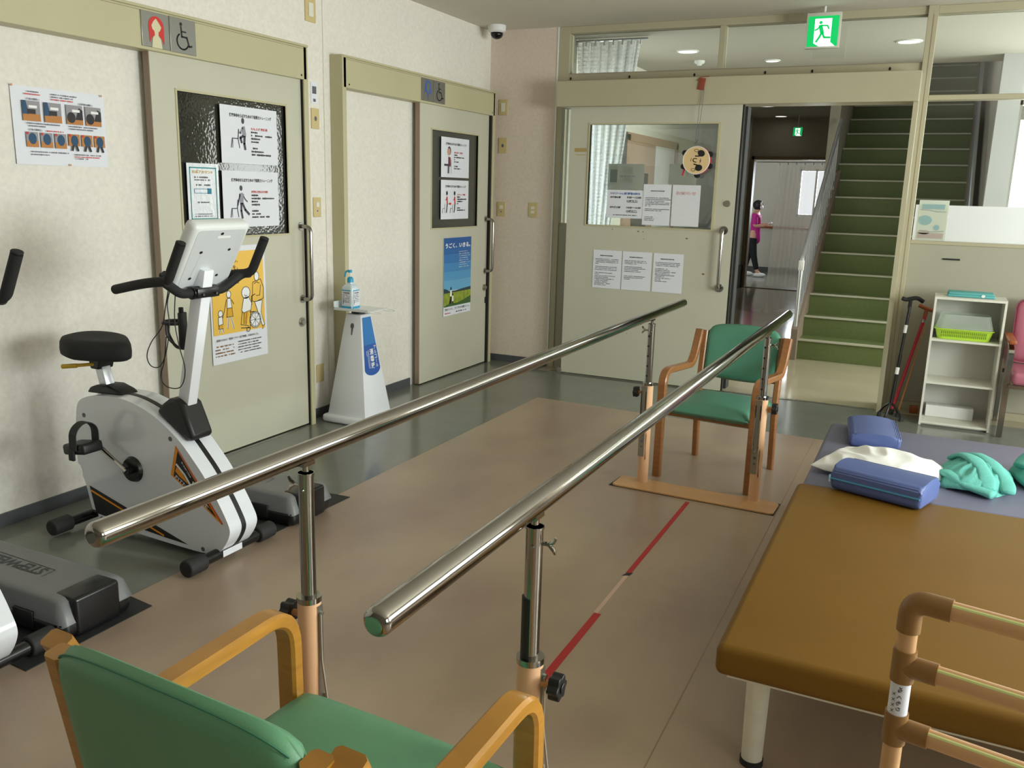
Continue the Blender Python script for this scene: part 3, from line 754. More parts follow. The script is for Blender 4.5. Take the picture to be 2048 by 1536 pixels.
# ------------------------------------------------------------------ exercise bikes
def wp(*l): return [tuple(p) for p in l]
BK = (-2.90, 2.58, 0.0)
def make_bike():
    t = thing('exercise_bike', 'white upright exercise bike with orange and black decal beside the left bar end', 'exercise bike', BK, 0, 'upright exercise bikes')
    P = [(-3.16, .052), (-3.215, .075), (-3.235, .12), (-3.262, .233), (-3.300, .283), (-3.300, .42), (-3.283, .549), (-3.268, .59), (-3.235, .612), (-3.17, .632), (-3.07, .640), (-2.974, .638), (-2.87, .612), (-2.78, .572), (-2.677, .503), (-2.612, .435), (-2.557, .375), (-2.484, .272), (-2.440, .195), (-2.428, .165), (-2.430, .14), (-2.450, .10), (-2.485, .055), (-2.52, .038), (-2.62, .030)]
    for _ in range(2): P = [tuple(Vector(P[i])*w_+Vector(P[(i+1) % len(P)])*(1-w_)) for i in range(len(P)) for w_ in (.75, .25)]
    bm = B(); prism(bm, P, 'y', 2.500, 2.572)
    bmesh.ops.bevel(bm, geom=[e for e in bm.edges if all(abs(v.co.y-2.500) < 1e-4 for v in e.verts)], offset=0.022, segments=4, affect='EDGES', profile=0.5)
    sh = part('body_shell', bm, M_bike, t, smooth=0.7)
    bm = B(); prism(bm, P, 'y', 2.588, 2.660)
    bmesh.ops.bevel(bm, geom=[e for e in bm.edges if all(abs(v.co.y-2.660) < 1e-4 for v in e.verts)], offset=0.022, segments=4, affect='EDGES', profile=0.5)
    part('body_shell', bm, M_bike, t, smooth=0.7)
    c = Vector((-2.8, .33)); Q = [tuple(c+(Vector(p)-c)*1.006) for p in P]
    bm = B(); prism(bm, Q, 'y', 2.568, 2.592)
    part('centre_strip', bm, M_black, t)
    # decals on the near side
    f = Fr((0, 2.4996, 0), (1, 0, 0), (0, 0, 1), (0, -1, 0))
    dk = B()
    poly(dk, f, [(-3.236, .214), (-3.205, .090), (-2.787, .058), (-2.66, .052)], 0.0006)
    part('lower_decal', dk, M_printk, sh, smooth=0)
    dk = B(); stroke(dk, f, [(-3.226, .192), (-2.80, .066)], 0.009, 0.0012)
    part('decal_stripe', dk, M_orange, sh, smooth=0)
    TRI = [(-2.701, .480), (-2.737, .348), (-2.468, .178)]
    def shrink(T, k):
        g = Vector((sum(p[0] for p in T)/3, sum(p[1] for p in T)/3)); return [tuple(g+(Vector(p)-g)*k) for p in T]
    dk = B(); poly(dk, f, TRI, 0.0006); part('orange_badge', dk, M_orange, sh, smooth=0)
    dk = B(); poly(dk, f, [TRI[0], (-2.462, .184), TRI[2], (-2.697, .468)], 0.0008); part('red_badge_edge', dk, M_orange2, sh, smooth=0)
    I = shrink(TRI, .84)
    dk = B(); poly(dk, f, I, 0.0010); part('black_badge', dk, M_printk, sh, smooth=0)
    def bary(a, b):
        A, Bq, Cq = Vector(I[0]), Vector(I[1]), Vector(I[2]); return tuple(A+(Bq-A)*a+(Cq-A)*b)
    dk = B(); poly(dk, f, [bary(.84, .05), bary(.70, .22), bary(.28, .70), bary(.13, .86), bary(.02, .96), bary(.90, .02)], 0.0012)
    part('grey_badge_band', dk, M_printg, sh, smooth=0)
    dk = B(); poly(dk, f, [bary(.55, .03), bary(.45, .16), bary(.46, .33), bary(.70, .12), bary(.76, .02)], 0.0014)
    poly(dk, f, [bary(.10, .70), bary(.16, .66), bary(.12, .78), bary(.03, .88)], 0.0014)
    part('orange_badge_patch', dk, M_orange, sh, smooth=0)
    dk = B(); stroke(dk, f, [bary(.48, .02), bary(.36, .22), bary(.38, .42), bary(.13, .42), bary(.14, .62)], 0.010, 0.0018)
    ang = math.atan2(TRI[2][1]-TRI[1][1], TRI[2][0]-TRI[1][0])
    m1 = Vector(bary(.80, .12)); 
    text(dk, f, 'FITNESS BIKE', *(Vector(bary(.52, .42))), 0.20, 0.015, 0.0018, rot=ang)
    ang2 = math.atan2(I[2][1]-I[0][1], I[2][0]-I[0][0])
    text(dk, f, 'e-xercise', *(Vector(bary(.10, .24))), 0.075, 0.011, 0.0018, rot=ang2)
    part('badge_lettering', dk, M_printw, sh, smooth=0)
    for x, z in ((-3.235, .535), (-2.728, .503), (-2.58, .050)):
        sc = B(); disc(sc, f, x, z, 0.010, 0.0008); part('shell_screw', sc, M_printg, sh, smooth=0)
    bmx = boxes((-3.18, -2.50, 2.545, 2.615, 0.035, 0.075)); part('floor_beam', bmx, M_mast, t, bevel=0.006)
    # stabilisers
    for x, y0, y1 in ((-2.505, 2.35, 2.81), (-3.325, 2.38, 2.78)):
        s = part('stabiliser', tb([(x, y0, 0.042), (x, y1, 0.042)], 0.024, 18), M_blackg, t)
        for a, b_ in ((y0-0.02, y0+0.075), (y1-0.075, y1+0.02)): part('end_cap', rounded_cyl(B(), (x, a, 0.042), (x, b_, 0.042), 0.036, 0.008, 20), M_rubber, s)
    lb = B(); f2 = Fr((-2.4805, 2.56, 0.044), (0, 1, 0), (0, 0, 1), (1, 0, 0)); rect(lb, f2, -0.05, 0.06, -0.014, 0.014, 0.0006)
    part('label_sticker', lb, M_paper, t, smooth=0)
    fb = bx(-3.22, -3.14, 2.56, 2.60, 0.03, 0.12); tube(fb, [(-3.33, 2.58, .045), (-3.16, 2.58, .07)], 0.02, 10); tube(fb, [(-2.505, 2.58, .045), (-2.56, 2.58, .06)], 0.02, 10)
    part('foot_bracket', fb, M_black, t)
    # saddle
    bm = B(); n = 36; rings = []
    prof = [(0.90, 0.0), (0.985, 0.008), (1.0, 0.030), (0.985, 0.055), (0.93, 0.072), (0.75, 0.082), (0.4, 0.078), (0.05, 0.075)]
    def sad(a):
        ca, sa = math.cos(a), math.sin(a)
        x = 0.165*ca; w = 0.142 if ca < 0.0 else 0.142-0.07*ca**1.1
        return x, w*math.copysign(abs(sa)**0.85, sa)
    for r, z in prof:
        rings.append([bm.verts.new((-3.205+sad(2*math.pi*k/n)[0]*r*(1.0), 2.58+sad(2*math.pi*k/n)[1]*r, 0.790+z+0.012*(-math.cos(2*math.pi*k/n))*r)) for k in range(n)])
    for A, Bq in zip(rings, rings[1:]):
        for k in range(n): bm.faces.new((A[k], A[(k+1) % n], Bq[(k+1) % n], Bq[k]))
    bm.faces.new(rings[0]); bm.faces.new(rings[-1])
    part('saddle', bm, M_foam, t, smooth=1.0)
    br = B(); prism(br, [(-3.245, .80), (-3.155, .80), (-3.165, .765), (-3.175, .735), (-3.222, .735), (-3.23, .765)], 'y', 2.54, 2.62)
    part('saddle_bracket', br, M_black, t, bevel=0.006)
    lv = tb([(-3.20, 2.545, .757), (-3.30, 2.50, .745)], 0.0075, 10); cyl(lv, (-3.27, 2.513, .748), (-3.33, 2.487, .742), 0.010)
    part('adjuster_lever', lv, M_yel, t)
    d = Vector((0.055, 0, -0.20)).normalized()
    Mx = Matrix.Rotation(math.atan2(-d.x, -d.z), 4, 'Y')
    sp = B(); obox(sp, (-3.178, 2.58, .685), 0.045, 0.045, 0.16, Mx, 0.004)
    part('saddle_post', sp, M_alu, t)
    bt = B(); prism(bt, [(-3.25, .628), (-3.225, .655), (-3.19, .668), (-3.12, .672), (-3.06, .655), (-3.03, .636)], 'y', 2.53, 2.63)
    part('post_boot', bt, M_black, t, bevel=0.012)
    # mast
    mt = B(); a = Vector((-2.715, 2.58, .60)); b_ = Vector((-2.575, 2.58, 1.205)); d = (b_-a); L = d.length
    Mx = Matrix.Rotation(math.atan2(d.x, d.z), 4, 'Y'); obox(mt, (a+b_)/2, 0.058, 0.052, L, Mx, 0.005)
    part('mast', mt, M_mast, t)
    bt = B(); prism(bt, [(-2.828, .600), (-2.79, .640), (-2.755, .664), (-2.72, .670), (-2.68, .646), (-2.655, .59), (-2.622, .512), (-2.648, .492), (-2.69, .512), (-2.76, .555)], 'y', 2.522, 2.638)
    part('mast_boot', bt, M_black, t, bevel=0.016)
    # console: tilted box, its back towards us
    cn = B(); Mx = Matrix.Rotation(R_(30), 4, 'Y'); cc = Vector((-2.575, 2.60, 1.262))
    obox(cn, cc, 0.062, 0.30, 0.30, Mx, 0.022, 4)
    cs = part('console', cn, M_cons, t, smooth=0.7)
    ex = (Mx.to_3x3() @ Vector((1, 0, 0))); ez = (Mx.to_3x3() @ Vector((0, 0, 1)))
    f3 = Fr(cc+ex*0.0315, (0, 1, 0), ez, ex)
    cb = B(); poly(cb, f3, rrect(-0.128, 0.128, -0.13, 0.128, 0.02), 0.0004)
    part('back_cover', cb, M_consb, cs, smooth=0)
    cb = B(); poly(cb, f3, [(-0.085, -0.10), (0.055, -0.10), (0.085, 0.045), (-0.07, 0.045)], 0.0010); part('battery_door', cb, M_consb, cs, smooth=0)
    for u, v in ((-0.075, 0.03), (0.072, 0.036), (-0.082, -0.09), (0.058, -0.085), (0.0, 0.112)):
        cb = B(); disc(cb, f3, u, v, 0.008, 0.0014, 0.006); part('back_screw', cb, M_dark, cs, smooth=0)
    cb = B(); rect(cb, f3, -0.02, 0.05, 0.092, 0.102, 0.0014)
    part('sticker', cb, M_printw, cs, smooth=0)
    cb = B(); f4 = Fr(cc-ex*0.0315, (0, -1, 0), ez, -ex); poly(cb, f4, rrect(-0.12, 0.12, -0.11, 0.12, 0.015), 0.0006)
    part('display_face', cb, M_black, cs, smooth=0)
    # handlebar
    cl = B(); rounded_cyl(cl, (-2.588, 2.515, 1.112), (-2.588, 2.645, 1.112), 0.026, 0.004); obox(cl, (-2.572, 2.58, 1.112), 0.035, 0.115, 0.040, None, 0.005)
    hb = part('handlebar_clamp', cl, M_blackg, t)
    for y in (2.545, 2.615): part('clamp_bolt', cyl(B(), (-2.555, y, 1.106), (-2.548, y, 1.106), 0.0055, seg=10), M_chrome, hb)
    for s in (-1, 1):
        y = lambda v: 2.58+s*v
        p = fillet([(-2.588, y(.06), 1.112), (-2.592, y(.11), 1.112), (-2.575, y(.205), 1.168), (-2.535, y(.222), 1.178), (-2.462, y(.222), 1.315)], 0.05, 6)
        gb = tube(B(), p, 0.0185, 14); rounded_cyl(gb, p[-1], Vector(p[-1])+Vector((0.003, 0, 0.008)), 0.0185, 0.0035, 14)
        part('upright_grip', gb, M_foam, t)
        p = fillet([(-2.545, y(.218), 1.172), (-2.62, y(.224), 1.165), (-2.70, y(.224), 1.150), (-2.83, y(.210), 1.122)], 0.05, 5)
        gb = tube(B(), p, 0.0185, 14)
        part('rear_grip', gb, M_foam, t)
    # knob + pulse cable + bottle holder on the mast
    kb = B(); rounded_cyl(kb, (-2.73, 2.50, 1.175), (-2.66, 2.52, 1.165), 0.010, 0.004); rounded_cyl(kb, (-2.70, 2.49, 1.185), (-2.70, 2.53, 1.16), 0.012, 0.004)
    part('pulse_clip', kb, M_black, t)
    p = [(-2.68, 2.50, 1.15), (-2.71, 2.50, 1.05), (-2.735, 2.50, .97), (-2.80, 2.50, .90), (-2.83, 2.50, .84), (-2.81, 2.50, .80), (-2.76, 2.50, .805), (-2.72, 2.50, .87), (-2.695, 2.50, .98), (-2.705, 2.505, 1.06), (-2.69, 2.51, 1.12)]
    p2 = [(-2.655, 2.505, 1.13), (-2.67, 2.505, 1.0), (-2.66, 2.51, .90), (-2.645, 2.52, .80), (-2.675, 2.52, .725), (-2.74, 2.51, .72), (-2.765, 2.505, .76), (-2.735, 2.50, .83), (-2.715, 2.50, .93)]
    def smooth(p, n=5):
        p = [Vector(q) for q in p]; o = []
        for i in range(len(p)-1):
            a, b2, c3, d4 = p[max(i-1, 0)], p[i], p[i+1], p[min(i+2, len(p)-1)]
            for k in range(n):
                u = k/n; o.append(0.5*((2*b2)+(c3-a)*u+(2*a-5*b2+4*c3-d4)*u*u+(3*b2-a-3*c3+d4)*u**3))
        return o+[p[-1]]
    cb = tube(B(), smooth(p), 0.0022, 6); tube(cb, smooth(p2), 0.0022, 6)
    part('pulse_cable', cb, M_black, t)
    bc = B(); cx, cy, cz = -2.742, 2.58, .955
    box(bc, cx+0.028, cx+0.042, 2.56, 2.60, .87, 1.02, 0.004)
    tube(bc, arc3 := [(cx-0.012+0.042*math.cos(a), cy+0.042*math.sin(a), cz+0.02) for a in [2*math.pi*k/24 for k in range(24)]], 0.008, 8, closed=True)
    tube(bc, fillet([(cx-0.05, cy, cz+0.02), (cx-0.05, cy, cz-0.03), (cx-0.01, cy, cz-0.085), (cx+0.035, cy, cz-0.085)], 0.03), 0.006, 8)
    tube(bc, fillet([(cx-0.012, cy-0.042, cz+0.02), (cx-0.012, cy-0.042, cz-0.04), (cx+0.03, cy-0.02, cz-0.08)], 0.03), 0.005, 8)
    rounded_cyl(bc, (cx+0.03, 2.58, 1.015), (cx+0.03, 2.58, 1.04), 0.010, 0.004, 12)
    part('bottle_holder', bc, M_black, t)
    # cranks and pedals
    for s in (-1, 1):
        yb = 2.58+s*0.082; yo = 2.58+s*0.115
        hb = B(); cyl(hb, (-2.955, yb-s*0.004, .335), (-2.955, yb+s*0.012, .335), 0.058, 0.05, 28); cyl(hb, (-2.955, yb, .335), (-2.955, yo+s*0.006, .335), 0.016, seg=14)
        part('crank_hub', hb, M_blackg, t)
        e = (-3.115, yo, .425) if s < 0 else (-2.795, yo, .245)
        ab = B(); tube(ab, [(-2.955, yo, .335), ((-2.955+e[0])/2, yo, (.335+e[2])/2), e], [0.011, 0.0085, 0.011], 10)
        part('crank_arm', ab, M_chrome, t)
        pc = Vector((e[0]-0.0, yo+s*0.075, e[2]+0.012))
        Mx = Matrix.Rotation(R_(-8), 4, 'Y')
        pd = B(); obox(pd, pc, 0.130, 0.10, 0.046, Mx, 0.012, 3); cyl(pd, (e[0], yo, e[2]), pc, 0.007, seg=8)
        pp = part('pedal', pd, M_black, t)
        st = B(); q = fillet([(pc.x+0.01, pc.y-0.055, pc.z), (pc.x+0.012, pc.y-0.054, pc.z+0.085), (pc.x+0.012, pc.y, pc.z+0.118), (pc.x+0.012, pc.y+0.054, pc.z+0.085), (pc.x+0.01, pc.y+0.055, pc.z)], 0.05, 6)
        sweep_rect(st, q, 0.042, 0.005, (1, 0, 0)); obox(st, (pc.x, pc.y+s*0.055, pc.z-0.02), 0.03, 0.012, 0.05, None, 0.003)
        part('pedal_strap', st, M_rubber, pp)
    return t
bk = make_bike()
bk2 = copy_tree(bk); bk2.location = (BK[0], BK[1]-1.08, 0)
bk2['label'] = 'second white exercise bike cut off by the left edge, only grip and front end showing'

# ------------------------------------------------------------------ steppers on dark mats
def make_stepper():
    t = thing('stepper', 'grey and black aerobic stepper nearest us at the left edge', 'stepper', (-2.93, 1.895, 0.002), 0, 'exercise steppers')
    X0, X1, Y0, Y1 = -3.38, -2.475, 1.75, 2.04
    bm = B(); box(bm, X0, X1, Y0, Y1, 0.004, 0.085, 0.03, 4)
    part('base', bm, M_blackg, t, smooth=0.8)
    # grey deck with drooping corners
    bm = B(); nx, ny = 40, 22; h = 0.148; top = []
    def prof(s, n): return max(0.0, 1-abs(s)**n)
    for j in range(ny+1):
        row = []
        for i in range(nx+1):
            u = -1+2*i/nx; v = -1+2*j/ny
            x = (X0+X1)/2+(X1-X0)/2*(u); y = (Y0+Y1)/2+(Y1-Y0)/2*v*0.985
            e = (prof(u, 26)*prof(v, 12))**0.4
            row.append(bm.verts.new((x, y, 0.062+(h-0.062)*e)))
        top.append(row)
    for j in range(ny):
        for i in range(nx): bm.faces.new((top[j][i], top[j][i+1], top[j+1][i+1], top[j+1][i]))
    bm.normal_update(); bmesh.ops.solidify(bm, geom=bm.faces[:], thickness=0.006)
    dk = part('deck', bm, M_stepg, t, smooth=1.0)
    fb = B(); box(fb, X1-0.105, X1+0.006, 1.80, 1.985, 0.006, 0.1505, 0.016, 4)
    part('front_grip', fb, M_blackg, t, smooth=0.8)
    for y in (Y0+0.002, Y1-0.002):
        part('side_vent', bx(-2.72, -2.62, y-0.006, y+0.006, 0.03, 0.09, 0.003), M_black, t); part('side_recess', bx(-3.15, -2.80, y-0.004, y+0.004, 0.05, 0.10, 0.003), M_black, t)
    # lettering reads from the far side
    f = Fr((-2.78, 1.897, 0.1485), (-1, 0, 0), (0, -1, 0), (0, 0, 1))
    lb = B(); text(lb, f, 'STEPWELL', 0.12, 0.0, 0.30, 0.052, 0.0008, bold=0.02)
    stroke(lb, f, [(-0.055, 0.03), (-0.05, -0.03), (0.28, -0.04)], 0.003, 0.0008)
    part('lettering', lb, M_stept, dk, smooth=0)
    return t
st = make_stepper(); st.location.y = 1.907
s2 = copy_tree(st); s2.location = (-2.93, 1.895+1.19, 0.002)
s2['label'] = 'grey and black aerobic stepper on the floor behind the first exercise bike'
bm = B(); prism(bm, [(-3.45, 1.68), (-2.44, 1.60), (-2.442, 2.105), (-2.56, 2.12), (-3.45, 2.10)], 'z', 0.0022, 0.0050)
single('rubber_mat', bm, M_rubber, 'dark mat sticking out under the nearest stepper', 'mat', 'dark stepper mats', smooth=0)
bm = B(); prism(bm, [(-3.45, 2.86), (-2.62, 2.84), (-2.515, 2.875), (-2.50, 3.41), (-3.45, 3.36)], 'z', 0.0022, 0.0050)
single('rubber_mat', bm, M_rubber, 'dark mat sticking out under the stepper behind the bike', 'mat', 'dark stepper mats', smooth=0)
# ------------------------------------------------------------------ treatment beds
def bed(name, label, x0, x1, y0, y1, zt, m, legs):
    t = thing(name, label, 'treatment bed', ((x0+x1)/2, (y0+y1)/2, 0), 0, None)
    bm = B(); box(bm, x0, x1, y0, y1, zt-0.085, zt, 0.022, 5)
    part('padded_top', bm, m, t, smooth=1.0)
    fr_ = boxes((x0+0.03, x1-0.03, y0+0.03, y1-0.03, zt-0.098, zt-0.083))
    part('base_board', fr_, M_legw, t, smooth=0)
    for lx, ly in legs:
        lg = B(); cyl(lg, (lx, ly, 0.018), (lx, ly, zt-0.098), 0.0285, 0.033, 24); box(lg, lx-0.045, lx+0.045, ly-0.045, ly+0.045, zt-0.106, zt-0.097)
        l = part('leg', lg, M_legw, t)
        ft = B(); cyl(ft, (lx, ly, 0.0025), (lx, ly, 0.02), 0.032, seg=24); part('rubber_foot', ft, M_rubber, l)
    return t
bed('treatment_bed', 'mustard brown vinyl treatment bed on white round legs at lower right', -0.375, 1.55, 2.04, 3.492, 0.43, M_mustard,
    [(-0.285, 2.225), (1.45, 2.225), (-0.285, 3.36), (1.45, 3.36)])
bed('treatment_bed', 'slate blue vinyl treatment bed holding pillows and towels', -0.36, 1.55, 3.50, 4.605, 0.42, M_slate,
    [(-0.27, 3.66), (1.45, 3.66), (-0.27, 4.45), (1.45, 4.45)])
ZB = 0.42
def loaf(bm, c, sx, sy, sz, rz, k0=0.80):
    """upholstered block with a crowned top"""
    t = B(); prof = []
    w, h = sy/2, sz; r = 0.028
    pts = [(-w, r*0.5), (-w, h*(k0-.16)), (-w*.985, h*(k0-.06)), (-w*.94, h*(k0+.01))] + [(w*0.86*(-1+2*k/10), h*(k0+(1-k0)*math.cos((-1+2*k/10)*1.25))) for k in range(11)] + [(w*.94, h*(k0+.01)), (w*.985, h*(k0-.06)), (w, h*(k0-.16)), (w, r*0.5), (w-r*0.5, 0), (-w+r*0.5, 0)]
    prism(t, pts, 'x', -sx/2, sx/2)
    bmesh.ops.bevel(t, geom=[e for e in t.edges if all(abs(abs(v.co.x)-sx/2) < 1e-5 for v in e.verts)], offset=0.014, segments=3, affect='EDGES', profile=0.5)
    t.transform(Matrix.Translation(Vector(c)) @ Matrix.Rotation(rz, 4, 'Z')); merge(bm, t); return bm
bm = loaf(B(), (-0.150, 4.375, ZB), 0.37, 0.222, 0.070, R_(96))
single('positioning_block', bm, M_blue, 'blue vinyl block cushion at the far end of the slate bed', 'cushion', smooth=1.0)
t = thing('positioning_block', 'blue vinyl block cushion with teal piping leaning on the white pillow, nearest', 'cushion', (-0.06, 3.53, 0.42))
A = R_(-18)
part('cover', loaf(B(), (-0.058, 3.500, 0.432), 0.340, 0.205, 0.100, A), M_blue, t, smooth=1.0)
def L2(x, y, z): 
    return Vector((-0.058+x*math.cos(A)-y*math.sin(A), 3.500+x*math.sin(A)+y*math.cos(A), 0.432+z))
pp = tb([L2(-0.168, -0.103, 0.045), L2(0.166, -0.103, 0.045)], 0.0042, 8)
part('piping', pp, M_pipe, t)
tg = B(); obox(tg, L2(-0.172, -0.102, 0.045), 0.006, 0.006, 0.028, None, 0); part('tag', tg, mat('pale_tag', rgb(170, 214, 226), 0.6), t)
# white pillow
bm = B(); nx, ny = 60, 44
def pil(u, v, top):
    e = max(0.0, (1-abs(u)**2.6))*max(0.0, (1-abs(v)**2.4)); h = e**0.5
    px = 0.232*u*(1-0.08*(1-abs(v))**1.0*(abs(u)**6)); py = 0.19*v*(1-0.10*(1-abs(u))*(abs(v)**6))
    nz = noise.noise(Vector((u*1.2+3, v*1.3, 1.7)))*0.016+abs(noise.noise(Vector((u*1.9+v*1.0+2, v*0.7-u*0.5, 5.2))))*(-0.030)
    z = 0.022+(0.078*h+nz*min(1, h*1.6)) if top else 0.020-0.016*h
    z += 0.02*max(0, -u-0.75)*2
    return Vector((px, py, z))
Mx = Matrix.Translation((-0.075, 3.80, ZB-0.002)) @ Matrix.Rotation(R_(-17), 4, 'Z')
T = [[bm.verts.new(Mx @ pil(-1+2*i/nx, -1+2*j/ny, True)) for i in range(nx+1)] for j in range(ny+1)]
U = [[bm.verts.new(Mx @ pil(-1+2*i/nx, -1+2*j/ny, False)) for i in range(nx+1)] for j in range(ny+1)]
for j in range(ny):
    for i in range(nx):
        bm.faces.new((T[j][i], T[j][i+1], T[j+1][i+1], T[j+1][i])); bm.faces.new((U[j][i], U[j+1][i], U[j+1][i+1], U[j][i+1]))
for i in range(nx):
    bm.faces.new((T[0][i], U[0][i], U[0][i+1], T[0][i+1])); bm.faces.new((T[ny][i], T[ny][i+1], U[ny][i+1], U[ny][i]))
for j in range(ny):
    bm.faces.new((T[j][0], T[j+1][0], U[j+1][0], U[j][0])); bm.faces.new((T[j][nx], U[j][nx], U[j+1][nx], T[j+1][nx]))
single('pillow', bm, M_pillow, 'white wrinkled cotton pillow on the slate blue bed', 'pillow', smooth=3)
# crumpled towels
def towel(c, sx, sy, h, seed, rz, label, bands):
    t = thing('towel', label, 'towel', c, rz, 'turquoise towels')
    Mx = Matrix.Translation(Vector(c)) @ Matrix.Rotation(rz, 4, 'Z')
    bm = B(); nx, ny = 56, 44; g = []
    for j in range(ny+1):
        row = []
        for i in range(nx+1):
            u = -1+2*i/nx; v = -1+2*j/ny
            r = math.sqrt(u*u+v*v)/max(abs(u), abs(v), 1e-4)
            uu, vv = u/max(1, r)**0.7, v/max(1, r)**0.7
            e = max(0, 1-(uu*uu*0.92+vv*vv*0.92)); e2 = max(0.0, (1-abs(u)**4)*(1-abs(v)**4))
            ridge = 1-abs(noise.noise(Vector((uu*1.9+seed, vv*2.4-uu*1.1, seed*2.0))))*2.0
            ridge2 = 1-abs(noise.noise(Vector((uu*4.0-vv*2.5+seed, vv*3.0, seed+4))))*2.0
            z = h*(0.62*e**0.55+0.22*ridge*e+0.10*ridge2*e2)+0.012*e2**0.2
            rim = 1+0.10*noise.noise(Vector((uu*1.7, vv*1.7, seed+9)))
            row.append(bm.verts.new(Mx @ Vector((sx*uu*rim, sy*vv*rim, max(0.0015, z)))))
        g.append(row)
    for j in range(ny):
        for i in range(nx): bm.faces.new((g[j][i], g[j][i+1], g[j+1][i+1], g[j+1][i]))
    bm.normal_update(); bmesh.ops.solidify(bm, geom=bm.faces[:], thickness=0.0012)
    part('folded_cloth', bm, M_towel, t, smooth=2)
    for pts, w, th in bands:
        q = [Mx @ Vector(p) for p in pts]
        o = []
        for i in range(len(q)-1):
            a, b2, c3, d4 = q[max(i-1, 0)], q[i], q[i+1], q[min(i+2, len(q)-1)]
            for k in range(6):
                s_ = k/6; o.append(0.5*((2*b2)+(c3-a)*s_+(2*a-5*b2+4*c3-d4)*s_*s_+(3*b2-a-3*c3+d4)*s_**3))
        o.append(q[-1]); bm = B(); n = len(o); rings = []
        for i, p in enumerate(o):
            tg = (o[min(i+1, n-1)]-o[max(i-1, 0)]).normalized(); side = tg.cross(Vector((0, 0, 1))).normalized(); up = side.cross(tg)
            rings.append([bm.verts.new(p+side*w*math.cos(a)*(1+0.1*math.sin(i*0.7))+up*th*math.copysign(abs(math.sin(a))**0.8, math.sin(a))) for a in [2*math.pi*k/14 for k in range(14)]])
        for A_, B_ in zip(rings, rings[1:]):
            for k in range(14): bm.faces.new((A_[k], A_[(k+1) % 14], B_[(k+1) % 14], B_[k]))
        bm.faces.new(rings[0]); bm.faces.new(rings[-1])
        part('fold', bm, M_towel, t, smooth=2)
    return t
towel((0.268, 3.885, ZB), 0.142, 0.19, 0.100, 1.3, R_(-12), 'crumpled turquoise towel lying right of the white pillow',
      [([(-0.10, 0.06, 0.07), (-0.06, 0.03, 0.098), (0.0, -0.03, 0.098), (0.05, -0.10, 0.068), (0.075, -0.160, 0.026)], 0.030, 0.010),
       ([(-0.06, 0.10, 0.08), (0.0, 0.05, 0.10), (0.07, -0.02, 0.086), (0.12, -0.07, 0.05), (0.14, -0.12, 0.018)], 0.028, 0.011),
       ([(-0.13, -0.08, 0.03), (-0.08, -0.12, 0.05), (0.0, -0.16, 0.03), (0.10, -0.19, 0.018)], 0.03, 0.014)])
towel((0.565, 4.01, ZB), 0.155, 0.20, 0.115, 5.1, R_(20), 'crumpled turquoise towel cut off by the right edge of the photo',
      [([(-0.14, 0.0, 0.07), (-0.07, 0.03, 0.125), (0.03, 0.0, 0.13), (0.12, -0.05, 0.07)], 0.036, 0.014),
       ([(-0.13, -0.10, 0.035), (-0.05, -0.13, 0.05), (0.06, -0.15, 0.03)], 0.034, 0.015)])

# ------------------------------------------------------------------ peach tube handrail stand
ax, ay = 0.036, 1.35; dr = R_(-11); ux, uy = math.cos(dr), math.sin(dr)
t = thing('handrail_stand', 'peach tube handrail stand with brown joints in the lower right foreground', 'handrail stand', (ax, ay, 0))
RZ = (0.955, 0.848, 0.742)
LN = 0.62
def at(d, z): return (ax+ux*d, ay+uy*d, z)
for k, d in enumerate((0.0, LN)):
    pz = RZ[0]
    post = tb([at(d, 0.03), at(d, RZ[0]-0.03)], 0.0142, 20)
    p = part('post', post, M_tubeP, t)
    if k == 0:
        lb = B(); n = 20; v0, v1 = [], []
        fx, fy = -uy, ux
        for i in range(n+1):
            a = math.atan2(ay, ax)+math.pi+R_(-78+160*i/n) if True else 0
            v0.append(lb.verts.new((ax+0.01465*math.cos(a), ay+0.01465*math.sin(a), 0.768))); v1.append(lb.verts.new((ax+0.01465*math.cos(a), ay+0.01465*math.sin(a), 0.822)))
        for i in range(n): lb.faces.new((v0[i], v0[i+1], v1[i+1], v1[i]))
        part('label_sticker', lb, M_paper, p, smooth=2)
        f = Fr((ax-0.003, ay-0.0149, 0.795), (0, 0, -1), (1, 0.0, 0), (0, -1, 0))
        tx = B(); text(tx, f, 'ぬ くもり', -0.002, 0.003, 0.040, 0.007, 0.0004, bold=0.015); text(tx, f, 'x x x x', 0.004, -0.005, 0.034, 0.004, 0.0008)
        part('sticker_lettering', tx, M_printk, p, smooth=0)
for i, z in enumerate(RZ):
    r = part('rail', tb([at(0.02, z), at(LN-0.02, z)], 0.0142, 20), M_tubeP, t)
    st_ = B(); q0, q1 = Vector(at(0.045, z)), Vector(at(LN-0.045, z))
    nrm = Vector((uy, -ux, 0)); up = Vector((0, 0, 1))
    for a in (55,):
        o = (nrm*math.cos(R_(a))+up*math.sin(R_(a)))
        tubep = [q0+o*0.0112, q1+o*0.0112]; tube(st_, tubep, 0.0040, 10)
    part('luminous_strip', st_, M_stripe, r)
    for d, s in ((0.0, 1), (LN, -1)):
        jb = B()
        if i == 0:
            tube(jb, fillet([at(d, z-0.050), at(d, z), at(d+s*0.055, z)], 0.036, 8), 0.0172, 20)
        else:
            tube(jb, [at(d, z-0.026), at(d, z+0.026)], 0.0172, 20); tube(jb, [at(d, z), at(d+s*0.048, z)], 0.0172, 20)
        part('joint', jb, M_joint, t)
for d in (0.0, LN):
    bs = tb([(ax+ux*d-uy*-0.22, ay+uy*d-ux*0.22, 0.017), (ax+ux*d+uy*-0.22, ay+uy*d+ux*0.22, 0.017)], 0.0142, 16)
    part('foot_bar', bs, M_tubeP, t)
    jb = tb([at(d, 0.017), at(d, 0.06)], 0.0172, 16); part('joint', jb, M_joint, t)

